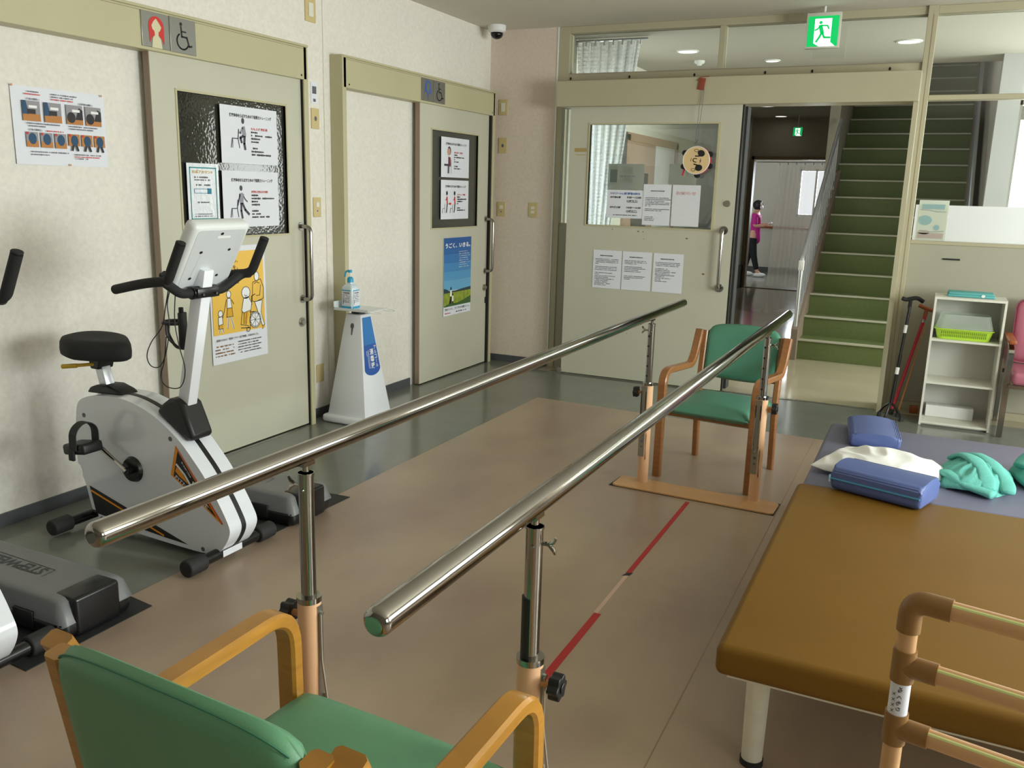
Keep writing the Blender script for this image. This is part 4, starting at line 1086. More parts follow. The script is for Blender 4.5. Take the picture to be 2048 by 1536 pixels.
# ------------------------------------------------------------------ sanitizer stand, tray, bottle
t = thing('sanitizer_stand', 'white tapered sanitizer stand with blue panel between the two toilet doors', 'stand', (-3.33, 4.66, 0))
cx, cy = -3.345, 4.685
def ring(h, z): return [(cx-h, cy-h, z), (cx+h, cy-h, z), (cx+h, cy+h, z), (cx-h, cy+h, z)]
bm = B(); rs = [[bm.verts.new(p) for p in ring(h, z)] for h, z in ((0.150, 0.05), (0.058, 0.72))]
for i in range(4): bm.faces.new((rs[0][i], rs[0][(i+1) % 4], rs[1][(i+1) % 4], rs[1][i]))
bm.faces.new(rs[0][::-1]); bm.faces.new(rs[1])
bmesh.ops.bevel(bm, geom=bm.edges[:], offset=0.006, segments=2, affect='EDGES', profile=0.5)
sb_ = part('tapered_body', bm, M_stand, t, smooth=0.5)
part('foot', bx(cx-0.178, cx+0.178, cy-0.178, cy+0.178, 0.002, 0.055, 0.018, 3), M_stand, t, smooth=0.7)
part('neck', tb([(cx, cy, 0.715), (cx, cy, 0.745)], 0.045, 20), M_black, t)
# blue sign on the +x face
sl = (0.150-0.058)/(0.72-0.05); L = math.hypot(1, sl); vv = Vector((-sl, 0, 1)).normalized()
f = Fr((cx+0.058+0.0008, cy, 0.72), (0, 1, 0), vv, Vector((1, 0, sl)).normalized())
def hw(v): return (0.058+sl*(-v)/L)*0.86
pts = [(-hw(-0.03)+0.008, -0.02), (-hw(-0.40)+0.006, -0.36)] + [(-hw(-0.38)*math.cos(R_(a)), -0.36-0.05*math.sin(R_(a))) for a in range(0, 181, 15)] + [(hw(-0.40)-0.004, -0.36), (hw(-0.03)-0.004, -0.02)]
bm = B(); poly(bm, f, [(-hw(-0.02)+0.006, -0.02), (-hw(-0.20)+0.006, -0.20), (hw(-0.20)-0.004, -0.20), (hw(-0.02)-0.004, -0.02)], 0.0008)
part('blue_panel', bm, M_standb, sb_, smooth=0)
bm = B(); lw = hw(-0.36)-0.005
poly(bm, f, [(hw(-0.20)-0.004, -0.20), (-hw(-0.20)+0.006, -0.20), (-lw, -0.36)] + [(-lw*math.cos(R_(a)), -0.36-0.045*math.sin(R_(a))) for a in range(15, 180, 15)] + [(lw, -0.36)], 0.0008)
part('dark_blue_panel', bm, M_standd, sb_, smooth=0)
bm = B(); text(bm, f, '消毒液', 0.008, -0.295, 0.042, 0.135, 0.0016, vertical=True, bold=0.03)
for i, c in enumerate('アルコ'): text(bm, f, c, 0.050, -0.225-0.030*i, 0.026, 0.026, 0.0016, bold=0.01)
stroke(bm, f, [(0.052, -0.302), (0.052, -0.326)], 0.003, 0.0016); text(bm, f, 'ル', 0.054, -0.345, 0.026, 0.026, 0.0016, bold=0.01)
for k, (u, a, b2) in enumerate(((-0.025, -0.235, -0.36), (-0.036, -0.24, -0.355), (-0.047, -0.24, -0.275))):
    v = a
    while v > b2: rect(bm, f, u-0.002, u+0.002, v-0.006, v, 0.0016); v -= 0.009
part('panel_lettering', bm, M_printw, sb_, smooth=0)
f = Fr((cx, cy-0.058-0.0008, 0.72), (1, 0, 0), Vector((0, sl, 1)).normalized(), Vector((0, -1, sl)).normalized())
f = Fr((cx, cy-0.058-0.0008, 0.72), (1, 0, 0), Vector((0, -sl, -1)).normalized()*-1, Vector((0, -1, sl)).normalized())
f = Fr((cx, cy-0.0588, 0.72), (1, 0, 0), Vector((0, sl, 1)).normalized(), Vector((0, -1, sl)).normalized())
bm = B(); disc(bm, f, 0.0, -0.075, 0.014, 0.001, 0.018); poly(bm, f, [(-0.006, -0.085), (-0.004, -0.135), (0.004, -0.135), (0.008, -0.085)], 0.001)
part('foot_symbol', bm, M_printg, sb_, smooth=0)
# tray
bm = bx(cx-0.125, cx+0.145, cy-0.10, cy+0.14, 0.745, 0.751); box(bm, cx-0.125, cx+0.145, cy-0.10, cy-0.096, 0.751, 0.762); box(bm, cx-0.125, cx-0.121, cy-0.10, cy+0.14, 0.751, 0.80)
tr = part('tray', bm, mat('tray_clear_white', rgb(224, 230, 232), 0.15), t, smooth=0)
hk = B()
for y in (cy-0.10, cy+0.06): tube(hk, fillet([(cx+0.15, y, 0.747), (cx+0.21, y+0.01, 0.742), (cx+0.215, y+0.05, 0.742), (cx+0.15, y+0.06, 0.747)], 0.01), 0.002, 6)
part('wire_hook', hk, M_clearp, tr)
# bottle
bz = 0.751; bxx, byy = cx-0.05, cy-0.015
t = thing('sanitizer_bottle', 'clear pump bottle with cyan cap standing on the white tapered stand', 'bottle', (bxx, byy, bz))
bm = lathe(B(), [(0.040, 0.0), (0.045, 0.004), (0.045, 0.130), (0.042, 0.142), (0.030, 0.156), (0.018, 0.163), (0.017, 0.172)], (bxx, byy, bz), 32, sq=5)
part('bottle_body', bm, mat('milky_plastic', rgb(214, 228, 234), 0.2), t, smooth=0.6)
lb = B()
fx_ = FL(bxx+0.0453, byy, bz); fy_ = FB(bxx, byy-0.0453, bz)
for f in (fx_, fy_): rect(lb, f, -0.034, 0.034, 0.022, 0.122, 0.0008)
part('label', lb, M_paper, t, smooth=0)
lb = B()
for f in (fx_, fy_): rect(lb, f, -0.034, 0.034, 0.118, 0.124, 0.0012); rect(lb, f, -0.038, 0.038, 0.004, 0.018, 0.0012)
part('label_band', lb, M_cyan, t, smooth=0)
lb = B()
for f in (fx_, fy_):
    text(lb, f, '手指消毒', 0.0, 0.105, 0.05, 0.012, 0.0014, bold=0.02)
    for k in range(5): rows(lb, f, -0.028, 0.026, 0.088-0.011*k, 0.006, 0.0014)
    rect(lb, f, -0.026, -0.022, 0.03, 0.06, 0.0014)
part('label_lettering', lb, M_printg, t, smooth=0)
bm = lathe(B(), [(0.019, 0.0), (0.021, 0.003), (0.020, 0.026), (0.014, 0.034), (0.008, 0.037)], (bxx, byy, bz+0.170), 20)
part('cap', bm, M_cyan, t)
ps = B(); cyl(ps, (bxx, byy, bz+0.20), (bxx, byy, bz+0.236), 0.005, seg=10); part('pump_stem', ps, M_white, t)
pn = B(); cyl(pn, (bxx, byy, bz+0.234), (bxx, byy, bz+0.25), 0.013, seg=14)
tube(pn, fillet([(bxx+0.012, byy, bz+0.247), (bxx-0.03, byy-0.005, bz+0.243), (bxx-0.038, byy-0.007, bz+0.205)], 0.015), [0.007]*1+[0.006]*100 if False else 0.006, 10)
part('pump_head', pn, M_cyan, t)

# ------------------------------------------------------------------ shelf unit with its contents, canes, pink chair
x0, x1, y0, y1 = 0.060, 0.498, 6.585, 6.875
t = thing('shelf_unit', 'small white open shelf unit with three compartments against the back wall', 'shelf', (0.28, 6.73, 0))
for xx in (x0, x1-0.014): part('side_panel', bx(xx, xx+0.014, y0, y1, 0.002, 0.905), M_shelf, t, smooth=0)
part('top_panel', bx(x0+0.014, x1-0.014, y0, y1, 0.889, 0.904), M_shelf, t, smooth=0)
for z in (0.615, 0.315, 0.03): part('shelf_board', bx(x0+0.014, x1-0.014, y0+0.002, y1-0.004, z-0.014, z), M_shelf, t, smooth=0)
part('kick_board', bx(x0+0.014, x1-0.014, y0+0.03, y0+0.044, 0.002, 0.016), M_shelf, t, smooth=0)
part('back_panel', bx(x0+0.014, x1-0.014, y1-0.005, y1-0.001, 0.002, 0.889), M_shelfin, t, smooth=0)
bm = B(); box(bm, 0.135, 0.425, 6.66, 6.84, 0.9052, 0.922, 0.007, 3); box(bm, 0.140, 0.418, 6.664, 6.836, 0.9205, 0.936, 0.007, 3)
t = thing('folded_cloth', 'folded teal cloth on top of the white shelf unit', 'cloth', (0.28, 6.75, 0.9045))
part('cloth', bm, M_teal, t, smooth=1)
lb = B(); disc(lb, FB(0.352, 6.659, 0.920), 0, 0, 0.012, 0.0008, 0.010); part('pale_patch', lb, M_white, t, smooth=0)
# basket: lime colander tray with a clear lid
t = thing('basket', 'lime green plastic basket with clear lid on the middle shelf', 'basket', (0.27, 6.72, 0.615))
def shell(z0, z1, hx0, hy0, hx1, hy1, cx, cy, th, n=6, r=0.04):
    bm = B(); A_ = rrect(-hx0, hx0, -hy0, hy0, r, n); C_ = rrect(-hx1, hx1, -hy1, hy1, r, n)
    v = [[bm.verts.new((cx+p[0]*k, cy+p[1]*k, z)) for p in P_] for P_, z, k in ((A_, z0, 1), (C_, z1, 1), (C_, z1, 1-th), (A_, z0+0.003, 1-th))]
    m = len(A_)
    for a, b_ in zip(v, v[1:]):
        for i in range(m): bm.faces.new((a[i], a[(i+1) % m], b_[(i+1) % m], b_[i]))
    bm.faces.new(v[0]); bm.faces.new(v[3]); return bm
bcx, bcy = 0.265, 6.715
part('tray', shell(0.616, 0.685, 0.160, 0.090, 0.178, 0.105, bcx, bcy, 0.03), M_lime, t)
part('rim', tb([(bcx+p[0], bcy+p[1], 0.686) for p in rrect(-0.182, 0.182, -0.109, 0.109, 0.04)], 0.004, 8, closed=True), M_lime, t)
sl_ = B(); f = Fr((bcx, bcy-0.0935, 0.630), (1, 0, 0), Vector((0, -0.21, 1)).normalized(), (0, -1, 0))
for k in range(24):
    u = -0.135+0.27*k/23
    rect(sl_, f, u-0.0028, u+0.0028, 0.004, 0.022, 0.0012); rect(sl_, f, u-0.0028, u+0.0028, 0.026, 0.045, 0.0012)
part('slot', sl_, mat('lime_shadow', rgb(112, 140, 34), 0.6), t, smooth=0, kind='stuff')
part('lid', shell(0.690, 0.785, 0.178, 0.105, 0.152, 0.085, bcx, bcy, 0.02), M_clearp, t)
for k, (x, y) in enumerate(((0.17, 6.70), (0.255, 6.72), (0.345, 6.71))):
    bm = lathe(B(), [(0.012, 0), (0.036, 0.012), (0.042, 0.034), (0.034, 0.058), (0.012, 0.070)], (x, y, 0.620), 18)
    single('ball', bm, M_printw, ['white ball at the left end inside the lime basket', 'white ball in the middle of the lime basket', 'white ball at the right end inside the lime basket'][k], 'ball', 'balls in the lime basket')
bm = bx(0.095, 0.40, 6.76, 6.86, 0.031, 0.115, 0.004); single('storage_box', bm, M_white, 'flat white box on the bottom of the shelf unit', 'box')
# wood block
single('wood_block', bx(-0.01, 0.05, 6.93, 6.99, 0.002, 0.05, 0.004), M_handle, 'brown wood block on the floor between canes and shelf', 'block')
# quad cane
qx, qy = -0.135, 6.66
t = thing('quad_cane', 'black four footed walking cane beside the opening to the stairs', 'cane', (qx, qy, 0))
top = Vector((-0.090, 6.72, 0.82)); base = Vector((qx, qy, 0.115))
sh = B(); tube(sh, [base, base.lerp(top, 0.5)], 0.0125, 14); tube(sh, [base.lerp(top, 0.45), top], 0.0105, 14)
part('shaft', sh, M_blackg, t)
hb = tube(B(), fillet([top+Vector((-0.055, -0.01, 0.045)), top+Vector((-0.03, 0, 0.035)), top+Vector((0.0, 0, 0.045)), top+Vector((0.04, 0, 0.055)), top+Vector((0.082, 0.01, 0.028))], 0.03, 5), 0.0145, 14)
tube(hb, [top-Vector((0.003, 0, 0.02)), top+Vector((0, 0, 0.05))], 0.012, 12)
part('handle', hb, M_foam, t)
part('sticker', tb([base.lerp(top, 0.72), base.lerp(top, 0.80)], 0.0115, 14), M_white, t); part('sticker', tb([base.lerp(top, 0.30), base.lerp(top, 0.37)], 0.0135, 14), M_white, t)
for fx_, fy_ in ((-0.205, 6.70), (-0.158, 6.60), (-0.055, 6.62), (-0.083, 6.745)):
    lg = tube(B(), fillet([(qx, qy, 0.12), ((qx*0.45+fx_*0.55), (qy*0.45+fy_*0.55), 0.085), (fx_, fy_, 0.03)], 0.06, 6), 0.0075, 10)
    l = part('leg', lg, M_blackg, t)
    ft = B(); cyl(ft, (fx_, fy_, 0.0025), (fx_, fy_, 0.035), 0.017, 0.010, 14); part('rubber_tip', ft, M_rubber, l)
# red T-handled cane leaning on the wall
t = thing('walking_cane', 'red walking cane with brown wooden handle leaning behind the black cane', 'cane', (-0.12, 6.83, 0))
a, b_ = Vector((-0.13, 6.80, 0.012)), Vector((0.02, 6.99, 0.745))
part('shaft', tb([a, b_], 0.011, 14), M_red, t)
hb = tube(B(), fillet([b_+Vector((-0.055, 0, 0.05)), b_+Vector((-0.02, 0, 0.035)), b_+Vector((0.02, 0, 0.022)), b_+Vector((0.075, 0, 0.010))], 0.02), [0.014]*1 if False else 0.0145, 12); tube(hb, [b_-Vector((0.006, 0.007, 0.03)), b_+Vector((0, 0, 0.03))], 0.013, 12)
part('handle', hb, M_handle, t)
part('silver_ring', tb([a.lerp(b_, 0.90), a.lerp(b_, 0.93)], 0.0125, 14), M_steel, t)
part('rubber_tip', tb([(-0.13, 6.80, 0.003), a.lerp(b_, 0.04)], 0.0155, 12), M_rubber, t)
t = thing('wooden_stick', 'thin tan wooden stick leaning just right of the red cane', 'stick', (-0.07, 6.86, 0))
a, b_ = Vector((-0.085, 6.80, 0.004)), Vector((0.025, 7.01, 0.66))
part('shaft', tb([a, b_], 0.0065, 10), M_tan, t); part('node_ring', tb([a.lerp(b_, .26), a.lerp(b_, .28)], 0.0085, 10), M_tan, t)
# pink chair at the right edge
t = thing('chair', 'pink padded chair with chrome frame beside the white shelf unit', 'chair', (0.80, 6.72, 0))
bm = B(); box(bm, 0.575, 1.03, 6.87, 6.94, 0.46, 0.90, 0.06, 5); part('backrest', bm, M_pinkch, t, smooth=1)
bm = B(); box(bm, 0.575, 1.03, 6.45, 6.90, 0.37, 0.455, 0.03, 4); part('seat', bm, M_pinkch, t, smooth=1)
for s, xx in ((0, 0.553), (1, 1.05)):
    p = fillet([(xx, 6.50, 0.004), (xx, 6.50, 0.60), (xx, 6.62, 0.62), (xx, 6.95, 0.625)], 0.035, 6)
    part('leg', sweep_rect(B(), p, 0.036, 0.016, (1, 0, 0)), M_chromed, t)
    p = fillet([(xx, 6.99, 0.004), (xx, 6.95, 0.62)], 0.03); part('leg', sweep_rect(B(), p, 0.03, 0.016, (1, 0, 0)), M_chromed, t)
    bm = B(); box(bm, xx-0.024, xx+0.024, 6.49, 6.92, 0.632, 0.662, 0.010, 3); part('arm_pad', bm, M_handle, t, smooth=1)
part('seat_frame', boxes((0.56, 1.045, 6.47, 6.49, 0.345, 0.37), (0.56, 1.045, 6.86, 6.88, 0.345, 0.37)), M_chromed, t, smooth=0)
# ------------------------------------------------------------------ printed sheets
def sheet(name, f, w, h, label, cat, group=None, m=None, curl=0.0, nx=12, ny=8):
    """paper with thickness; frame f at its lower left corner, w x h; slight curl"""
    bm = B(); th = 0.0012
    g = []
    for j in range(ny+1):
        row = []
        for i in range(nx+1):
            u, v = i/nx, j/ny
            d = curl*(abs(2*u-1)**3*0.5+max(0, 0.35-v)**2*3*(1-u)+0.15*math.sin(u*7+v*4))
            row.append(bm.verts.new(f.p(u*w, v*h, d)))
        g.append(row)
    for j in range(ny):
        for i in range(nx): bm.faces.new((g[j][i], g[j][i+1], g[j+1][i+1], g[j+1][i]))
    bm.normal_update(); bmesh.ops.solidify(bm, geom=bm.faces[:], thickness=th)
    t = thing(name, label, cat, tuple(f.p(w/2, 0, 0)), 0, group)
    part('paper', bm, m or M_paper, t, smooth=1)
    return t
LAST = []
def ink(name, t, m, fn, label=None):
    bm = B(); fn(bm)
    if bm.faces: LAST.append(part(name, bm, m, t, smooth=0, label=label))
    else: bm.free()
XD = -3.5415
TITLE = '健康寿命を伸ばすための下肢筋力トレーニング'
def training(f, w, h, red, lines, label, fig, tx):
    t = sheet('exercise_sheet', f, w, h, label, 'notice', 'training sheets on toilet door panes')
    d = 0.002
    ink('title', t, M_printk, lambda b: text(b, f, TITLE, w*.5+0.01, h*.84, w*.74, 0.020, d, bold=0.02))
    ink('heading', t, M_printr, lambda b: text(b, f, red, tx, h*.63, w*.30, 0.015, d, align='L', bold=0.02))
    def body(b):
        y = h*.55
        for n in lines:
            if n: rows(b, f, tx, tx+w*n, y, 0.012, d, 0.95)
            y -= 0.0175
    ink('body_lines', t, M_printk, body)
    fig(t, f, d)
    return t
def chair_lines(b, f, x, y, s, d):
    stroke(b, f, [(x, y), (x+0.01*s, y+0.05*s), (x+0.055*s, y+0.05*s), (x+0.065*s, y)], 0.005, d)
    stroke(b, f, [(x+0.055*s, y+0.05*s), (x+0.062*s, y+0.10*s)], 0.006, d); stroke(b, f, [(x+0.012*s, y), (x+0.014*s, y+0.045*s)], 0.003, d)
M_greyfig = mat('print_figure_grey', rgb(150, 150, 160), 0.6)
M_greyfig2 = mat('print_figure_dark', rgb(70, 68, 82), 0.6)
M_skinp = mat('print_skin', rgb(206, 158, 132), 0.6)
M_marp = mat('print_maroon', rgb(120, 52, 66), 0.6)
def fig1(t, f, d):
    ink('chair_drawing', t, M_greyfig2, lambda b: chair_lines(b, f, .075, .085, 1.0, d))
    def a(b):
        poly(b, f, [(.165, .20), (.185, .205), (.195, .16), (.19, .145), (.165, .15)], d)
        stroke(b, f, [(.168, .195), (.15, .165), (.14, .17)], 0.011, d)
    ink('figure_shirt', t, M_greyfig, a)
    def c(b):
        disc(b, f, .172, .232, .011, d, .016); stroke(b, f, [(.182, .148), (.178, .11), (.184, .08)], .016, d); stroke(b, f, [(.17, .15), (.148, .14), (.158, .115)], .014, d)
    ink('figure_dark_parts', t, M_greyfig2, c)
def fig2(t, f, d):
    ink('chair_drawing', t, M_greyfig2, lambda b: chair_lines(b, f, .055, .055, .95, d))
    ink('figure_shirt', t, M_greyfig, lambda b: poly(b, f, [(.125, .185), (.15, .19), (.165, .18), (.155, .13), (.13, .125)], d))
    def c(b):
        disc(b, f, .142, .215, .011, d, .015); stroke(b, f, [(.132, .18), (.118, .14), (.112, .12)], .008, d); stroke(b, f, [(.14, .13), (.138, .09), (.146, .05)], .014, d); stroke(b, f, [(.15, .13), (.17, .095), (.20, .07)], .014, d); stroke(b, f, [(.16, .17), (.175, .15), (.19, .14)], .006, d)
    ink('figure_dark_parts', t, M_greyfig2, c)
def fig3(t, f, d):
    def c(b): disc(b, f, .125, .205, .026, d, .034); stroke(b, f, [(.12, .095), (.05, .095)], .016, d); stroke(b, f, [(.118, .09), (.116, .035)], .018, d)
    ink('figure_dark_parts', t, M_greyfig2, c)
    ink('figure_face', t, M_skinp, lambda b: disc(b, f, .117, .197, .022, d+.0006, .028))
    ink('figure_top', t, M_marp, lambda b: poly(b, f, [(.11, .16), (.145, .155), (.15, .09), (.11, .085)], d+.0004))
    ink('chair_drawing', t, M_greyfig, lambda b: (stroke(b, f, [(.10, .03), (.10, .085), (.155, .085), (.16, .03)], .005, d), stroke(b, f, [(.155, .085), (.16, .14)], .005, d)))
def fig4(t, f, d):
    for k, x in enumerate((.095, .22)):
        ink('figure_top', t, M_printr, lambda b: (stroke(b, f, [(x, .175), (x+.006, .12)], .016, d), stroke(b, f, [(x, .165), (x-.022, .15)], .007, d)))
        ink('figure_dark_parts', t, M_printk, lambda b: (disc(b, f, x-.002, .205, .013, d, .017), stroke(b, f, [(x+.004, .12), (x-.002, .075), (x-.008, .055)], .012, d)))
        ink('chair_drawing', t, M_greyfig, lambda b: chair_lines(b, f, x-.075, .05, .7, d))
    ink('arrow', t, M_printr, lambda b: poly(b, f, [(.125, .115), (.15, .115), (.15, .108), (.165, .122), (.15, .136), (.15, .129), (.125, .129)], d))
W_, H_ = 0.455, 0.308
training(FL(XD, 3.717, 1.641), W_, H_, 'もも上げ 腸腰筋', [.12, .38, .17, .13, 0, .12, .22, .35], 'white training sheet with standing knee lift drawing, upper of two on the nearer toilet door', fig1, .235)
training(FL(XD, 3.712, 1.293), W_, H_, '股関節伸展筋(お尻)中臀筋', [.12, .42, .12, .16, 0, .12, .16, .32], 'white training sheet with backward leg raise drawing, lower of two on the nearer toilet door', fig2, .225)
training(FL(XD, 6.083, 1.622), W_, H_, '膝伸展筋・四頭筋', [.12, .36, .05, .16, 0, .12, .24], 'white training sheet with seated man drawing, upper of two on the farther toilet door', fig3, .205)
training(FL(XD, 6.083, 1.293), W_, H_, 'スクワット 下肢筋', [.12, .34, .20, .05, 0, .12, .30], 'white training sheet with two figures and red arrow, lower on the farther toilet door', fig4, .26)
# laminated notice
f = FL(XD, 3.460, 1.320); w, h = .226, .312
t = sheet('laminated_notice', f, w, h, 'shiny laminated notice with teal border beside the training sheets on the nearer door', 'notice', m=M_paperl)
def brd(b):
    for a in ((.018, .208, .286, .292), (.018, .208, .02, .026), (.018, .023, .02, .292), (.203, .208, .02, .292)): rect(b, f, *a, .002)
ink('teal_border', t, mat('print_teal', rgb(26, 140, 140), 0.5), brd)
ink('heading', t, mat('print_gold', rgb(206, 168, 60), 0.5), lambda b: text(b, f, '公式アカウント', .11, .268, .15, .017, .002, bold=.03))
def l_(b):
    rows(b, f, .05, .15, .235, .010, .002); rows(b, f, .05, .16, .222, .008, .002); rows(b, f, .06, .16, .195, .010, .002); rows(b, f, .06, .15, .105, .009, .002)
    rows(b, f, .045, .17, .045, .006, .002); rows(b, f, .045, .17, .034, .006, .002)
ink('body_lines', t, M_printg, l_)
def s_(b):
    for a in ((.045, .15, .178, .181), (.045, .15, .156, .159), (.045, .048, .156, .181)): rect(b, f, *a, .002)
    rect(b, f, .14, .168, .154, .183, .002)
ink('search_box', t, mat('print_search', rgb(40, 130, 160), 0.5), s_)
# yellow poster
f = FL(XD, 3.578, .535); w, h = .448, .655
t = sheet('yellow_poster', f, w, h, 'yellow family and wheelchair poster behind the bike console on the nearer toilet door', 'poster', curl=0.004)
d = .0055
ink('yellow_field', t, M_yposter, lambda b: rect(b, f, .012, w-.02, .165, h-.03, d))
def ttl(b):
    text(b, f, 'ひとりも、ひとも、', .10, .575, .24, .026, d+.0008, align='C', bold=.012); text(b, f, '支える人生を。', .12, .535, .20, .026, d+.0008, bold=.012)
    for k in range(4): rows(b, f, .03, .23, .49-.016*k, .008, d+.0008)
    text(b, f, '介護', .395, .60, .04, .014, d+.0008, bold=.02)
    text(b, f, '家族のための「家族ケアラー支援制度」を始めました。', .20, .135, .34, .014, d+.0008, bold=.015)
    for k in range(5): rows(b, f, .20, .39-.02*(k % 2), .105-.016*k, .008, d+.0008)
ink('lettering', t, mat('print_brown_black', rgb(56, 44, 30), .6), ttl)
def ttl2(b):
    for k in range(4): rows(b, f, .02, .17, .095-.018*k, .010, d+.0008)
ink('brown_lettering', t, mat('print_brown', rgb(140, 96, 48), .6), ttl2)
# line drawing of the family: white shapes, then outlines
SH = {
 'man': [(.335, .44), (.40, .455), (.425, .40), (.42, .34), (.36, .325), (.325, .33)],
 'mantr': [(.345, .325), (.41, .33), (.395, .26), (.415, .20), (.425, .185), (.405, .175), (.375, .25)],
 'granny': [(.255, .355), (.295, .36), (.32, .32), (.31, .28), (.25, .27), (.235, .285), (.24, .30)],
 'girl': [(.125, .365), (.15, .365), (.16, .31), (.12, .31)],
 'boy': [(.05, .265), (.08, .27), (.085, .225), (.05, .22)],
}
CIR = {'man': [(.368, .472, .020, .026)], 'granny': [(.275, .385, .034, .034)], 'girl': [(.137, .388, .017, .02)], 'boy': [(.068, .285, .017, .018)]}
STK = {'girl': [[(.13, .255), (.12, .20)], [(.15, .255), (.165, .195)]], 'boy': [[(.06, .20), (.055, .18)], [(.075, .20), (.085, .18)]]}
LIN = {'man': [[(.345, .43), (.368, .44), (.39, .43)], [(.40, .42), (.39, .36), (.36, .36)]],
 'granny': [[(.31, .28), (.30, .17)], [(.24, .275), (.225, .205), (.29, .19)], [(.255, .27), (.25, .205)], [(.275, .27), (.265, .20)], [(.265, .375), (.268, .365), (.285, .368)]],
 'girl': [[(.125, .31), (.115, .26), (.165, .26), (.158, .31)], [(.118, .36), (.10, .30), (.085, .26)], [(.158, .355), (.175, .33)], [(.13, .255), (.12, .195)], [(.15, .255), (.168, .19)]],
 'boy': [[(.055, .22), (.05, .20), (.085, .20)], [(.06, .20), (.055, .178)], [(.078, .20), (.088, .178)]]}
OCH = {'girl': [(.12, .31), (.158, .31), (.167, .262), (.113, .262)], 'granny': [(.25, .272), (.29, .272), (.275, .205), (.243, .205)], 'boy': [(.05, .222), (.085, .225), (.086, .203), (.05, .203)], 'man': [(.405, .178), (.425, .186), (.42, .165), (.405, .155)]}
M_och = mat('print_ochre', rgb(222, 166, 40), .6)
for K in ('man', 'granny', 'girl', 'boy'):
    def ws(b):
        poly(b, f, SH['mantr' if K == 'man' else K], d+.0008)
        for c in CIR[K]: disc(b, f, c[0], c[1], c[2], d+.0008, c[3])
        for q in STK.get(K, []): stroke(b, f, q, .012, d+.0008)
    ink('figure', t, M_printw, ws); P_ = LAST[-1]
    def ol(b):
        e, W = d+.0016, .0034
        for k in ([K, 'mantr'] if K == 'man' else [K]): stroke(b, f, SH[k], W, e, closed=True)
        for c in CIR[K]: stroke(b, f, arc(c[0], c[1], c[2], 0, 360, 24, c[3]), W, e)
        for q in LIN[K]: stroke(b, f, q, W, e)
    bm = B(); ol(bm); part('figure_outline', bm, M_printk, P_, smooth=0)
    bm = B(); poly(bm, f, OCH[K], d+.0012); part('figure_ochre', bm, M_och, P_, smooth=0)
ink('wheelchair_wheel', t, M_printw, lambda b: disc(b, f, .345, .22, .047, d+.0010))
def wl(b):
    e, W = d+.0018, .0034
    for c in ((.345, .22, .047), (.345, .22, .040), (.285, .17, .013)): stroke(b, f, arc(c[0], c[1], c[2], 0, 360, 24), W, e)
    for k in range(8): stroke(b, f, [(.345, .22), (.345+.04*math.cos(k*math.pi/4), .22+.04*math.sin(k*math.pi/4))], W*.7, e)
    stroke(b, f, [(.32, .31), (.32, .36), (.35, .37)], W*1.4, e); stroke(b, f, [(.225, .185), (.295, .178)], W*1.4, e); stroke(b, f, [(.30, .27), (.345, .267)], W*1.4, e)
bm = B(); wl(bm); part('wheelchair_outline', bm, M_printk, LAST[-1], smooth=0)
# blue field poster
f = FL(XD, 6.133, .508); w, h = .463, .636
t = sheet('blue_poster', f, w, h, 'blue sky and field poster with white headline on the farther toilet door', 'poster', curl=0.003)
d = .0045
SKY = [rgb(44, 92, 160), rgb(50, 104, 170), rgb(58, 120, 182), rgb(70, 138, 194), rgb(86, 156, 204), rgb(104, 172, 212)]
y = [h, .56, .50, .43, .36, .29, .205]
for k in range(6):
    ink('sky_band', t, mat('print_sky', SKY[k], .35), lambda b: rect(b, f, 0.002, w-.002, y[k+1], y[k]-.0005, d))
ink('hills', t, mat('print_hills', rgb(44, 66, 70), .4), lambda b: poly(b, f, [(.002, .18), (w-.002, .185), (w-.002, .215), (.33, .21), (.20, .20), (.10, .20), (.04, .222), (.002, .228)], d+.0006))
ink('field', t, m_mottle('print_field', rgb(168, 176, 60), rgb(112, 138, 46), 22), lambda b: rect(b, f, .002, w-.002, .075, .188, d+.0009))
ink('field_shade', t, mat('print_field_dark', rgb(58, 98, 48), .4), lambda b: poly(b, f, [(.002, .075), (w-.002, .075), (w-.002, .14), (.33, .11), (.22, .095), (.10, .10), (.002, .082)], d+.0012))
def ppl(b): disc(b, f, .118, .222, .010, d+.0018, .013); poly(b, f, [(.105, .155), (.125, .155), (.13, .10), (.085, .095)], d+.0018); disc(b, f, .148, .172, .010, d+.0018); rect(b, f, .14, .158, .095, .115, d+.0018)
ink('people_dark', t, M_printk, ppl)
ink('people_light', t, M_printw, lambda b: (poly(b, f, [(.105, .208), (.13, .208), (.132, .158), (.10, .158)], d+.0018), poly(b, f, [(.138, .16), (.158, .16), (.162, .115), (.134, .115)], d+.0018)))
def bl(b):
    text(b, f, 'うごく、いきる。', w/2, .573, .42, .042, d+.001, bold=.035)
    for k in range(8): rows(b, f, .25, .40+.02*(k % 3), .515-.018*k, .006, d+.001, .7)
ink('headline', t, M_printw, bl)
def bl2(b):
    text(b, f, '笑顔つづく、すこやかな暮らしへ。', w/2, .052, .42, .020, d+.001, bold=.012); text(b, f, '● 県 ● 士 会', .30, .022, .18, .014, d+.001, bold=.01)
ink('caption', t, M_printg, bl2)
ink('red_caption', t, M_printr, lambda b: text(b, f, '理学療法士', .07, .020, .10, .013, d+.001, bold=.02))
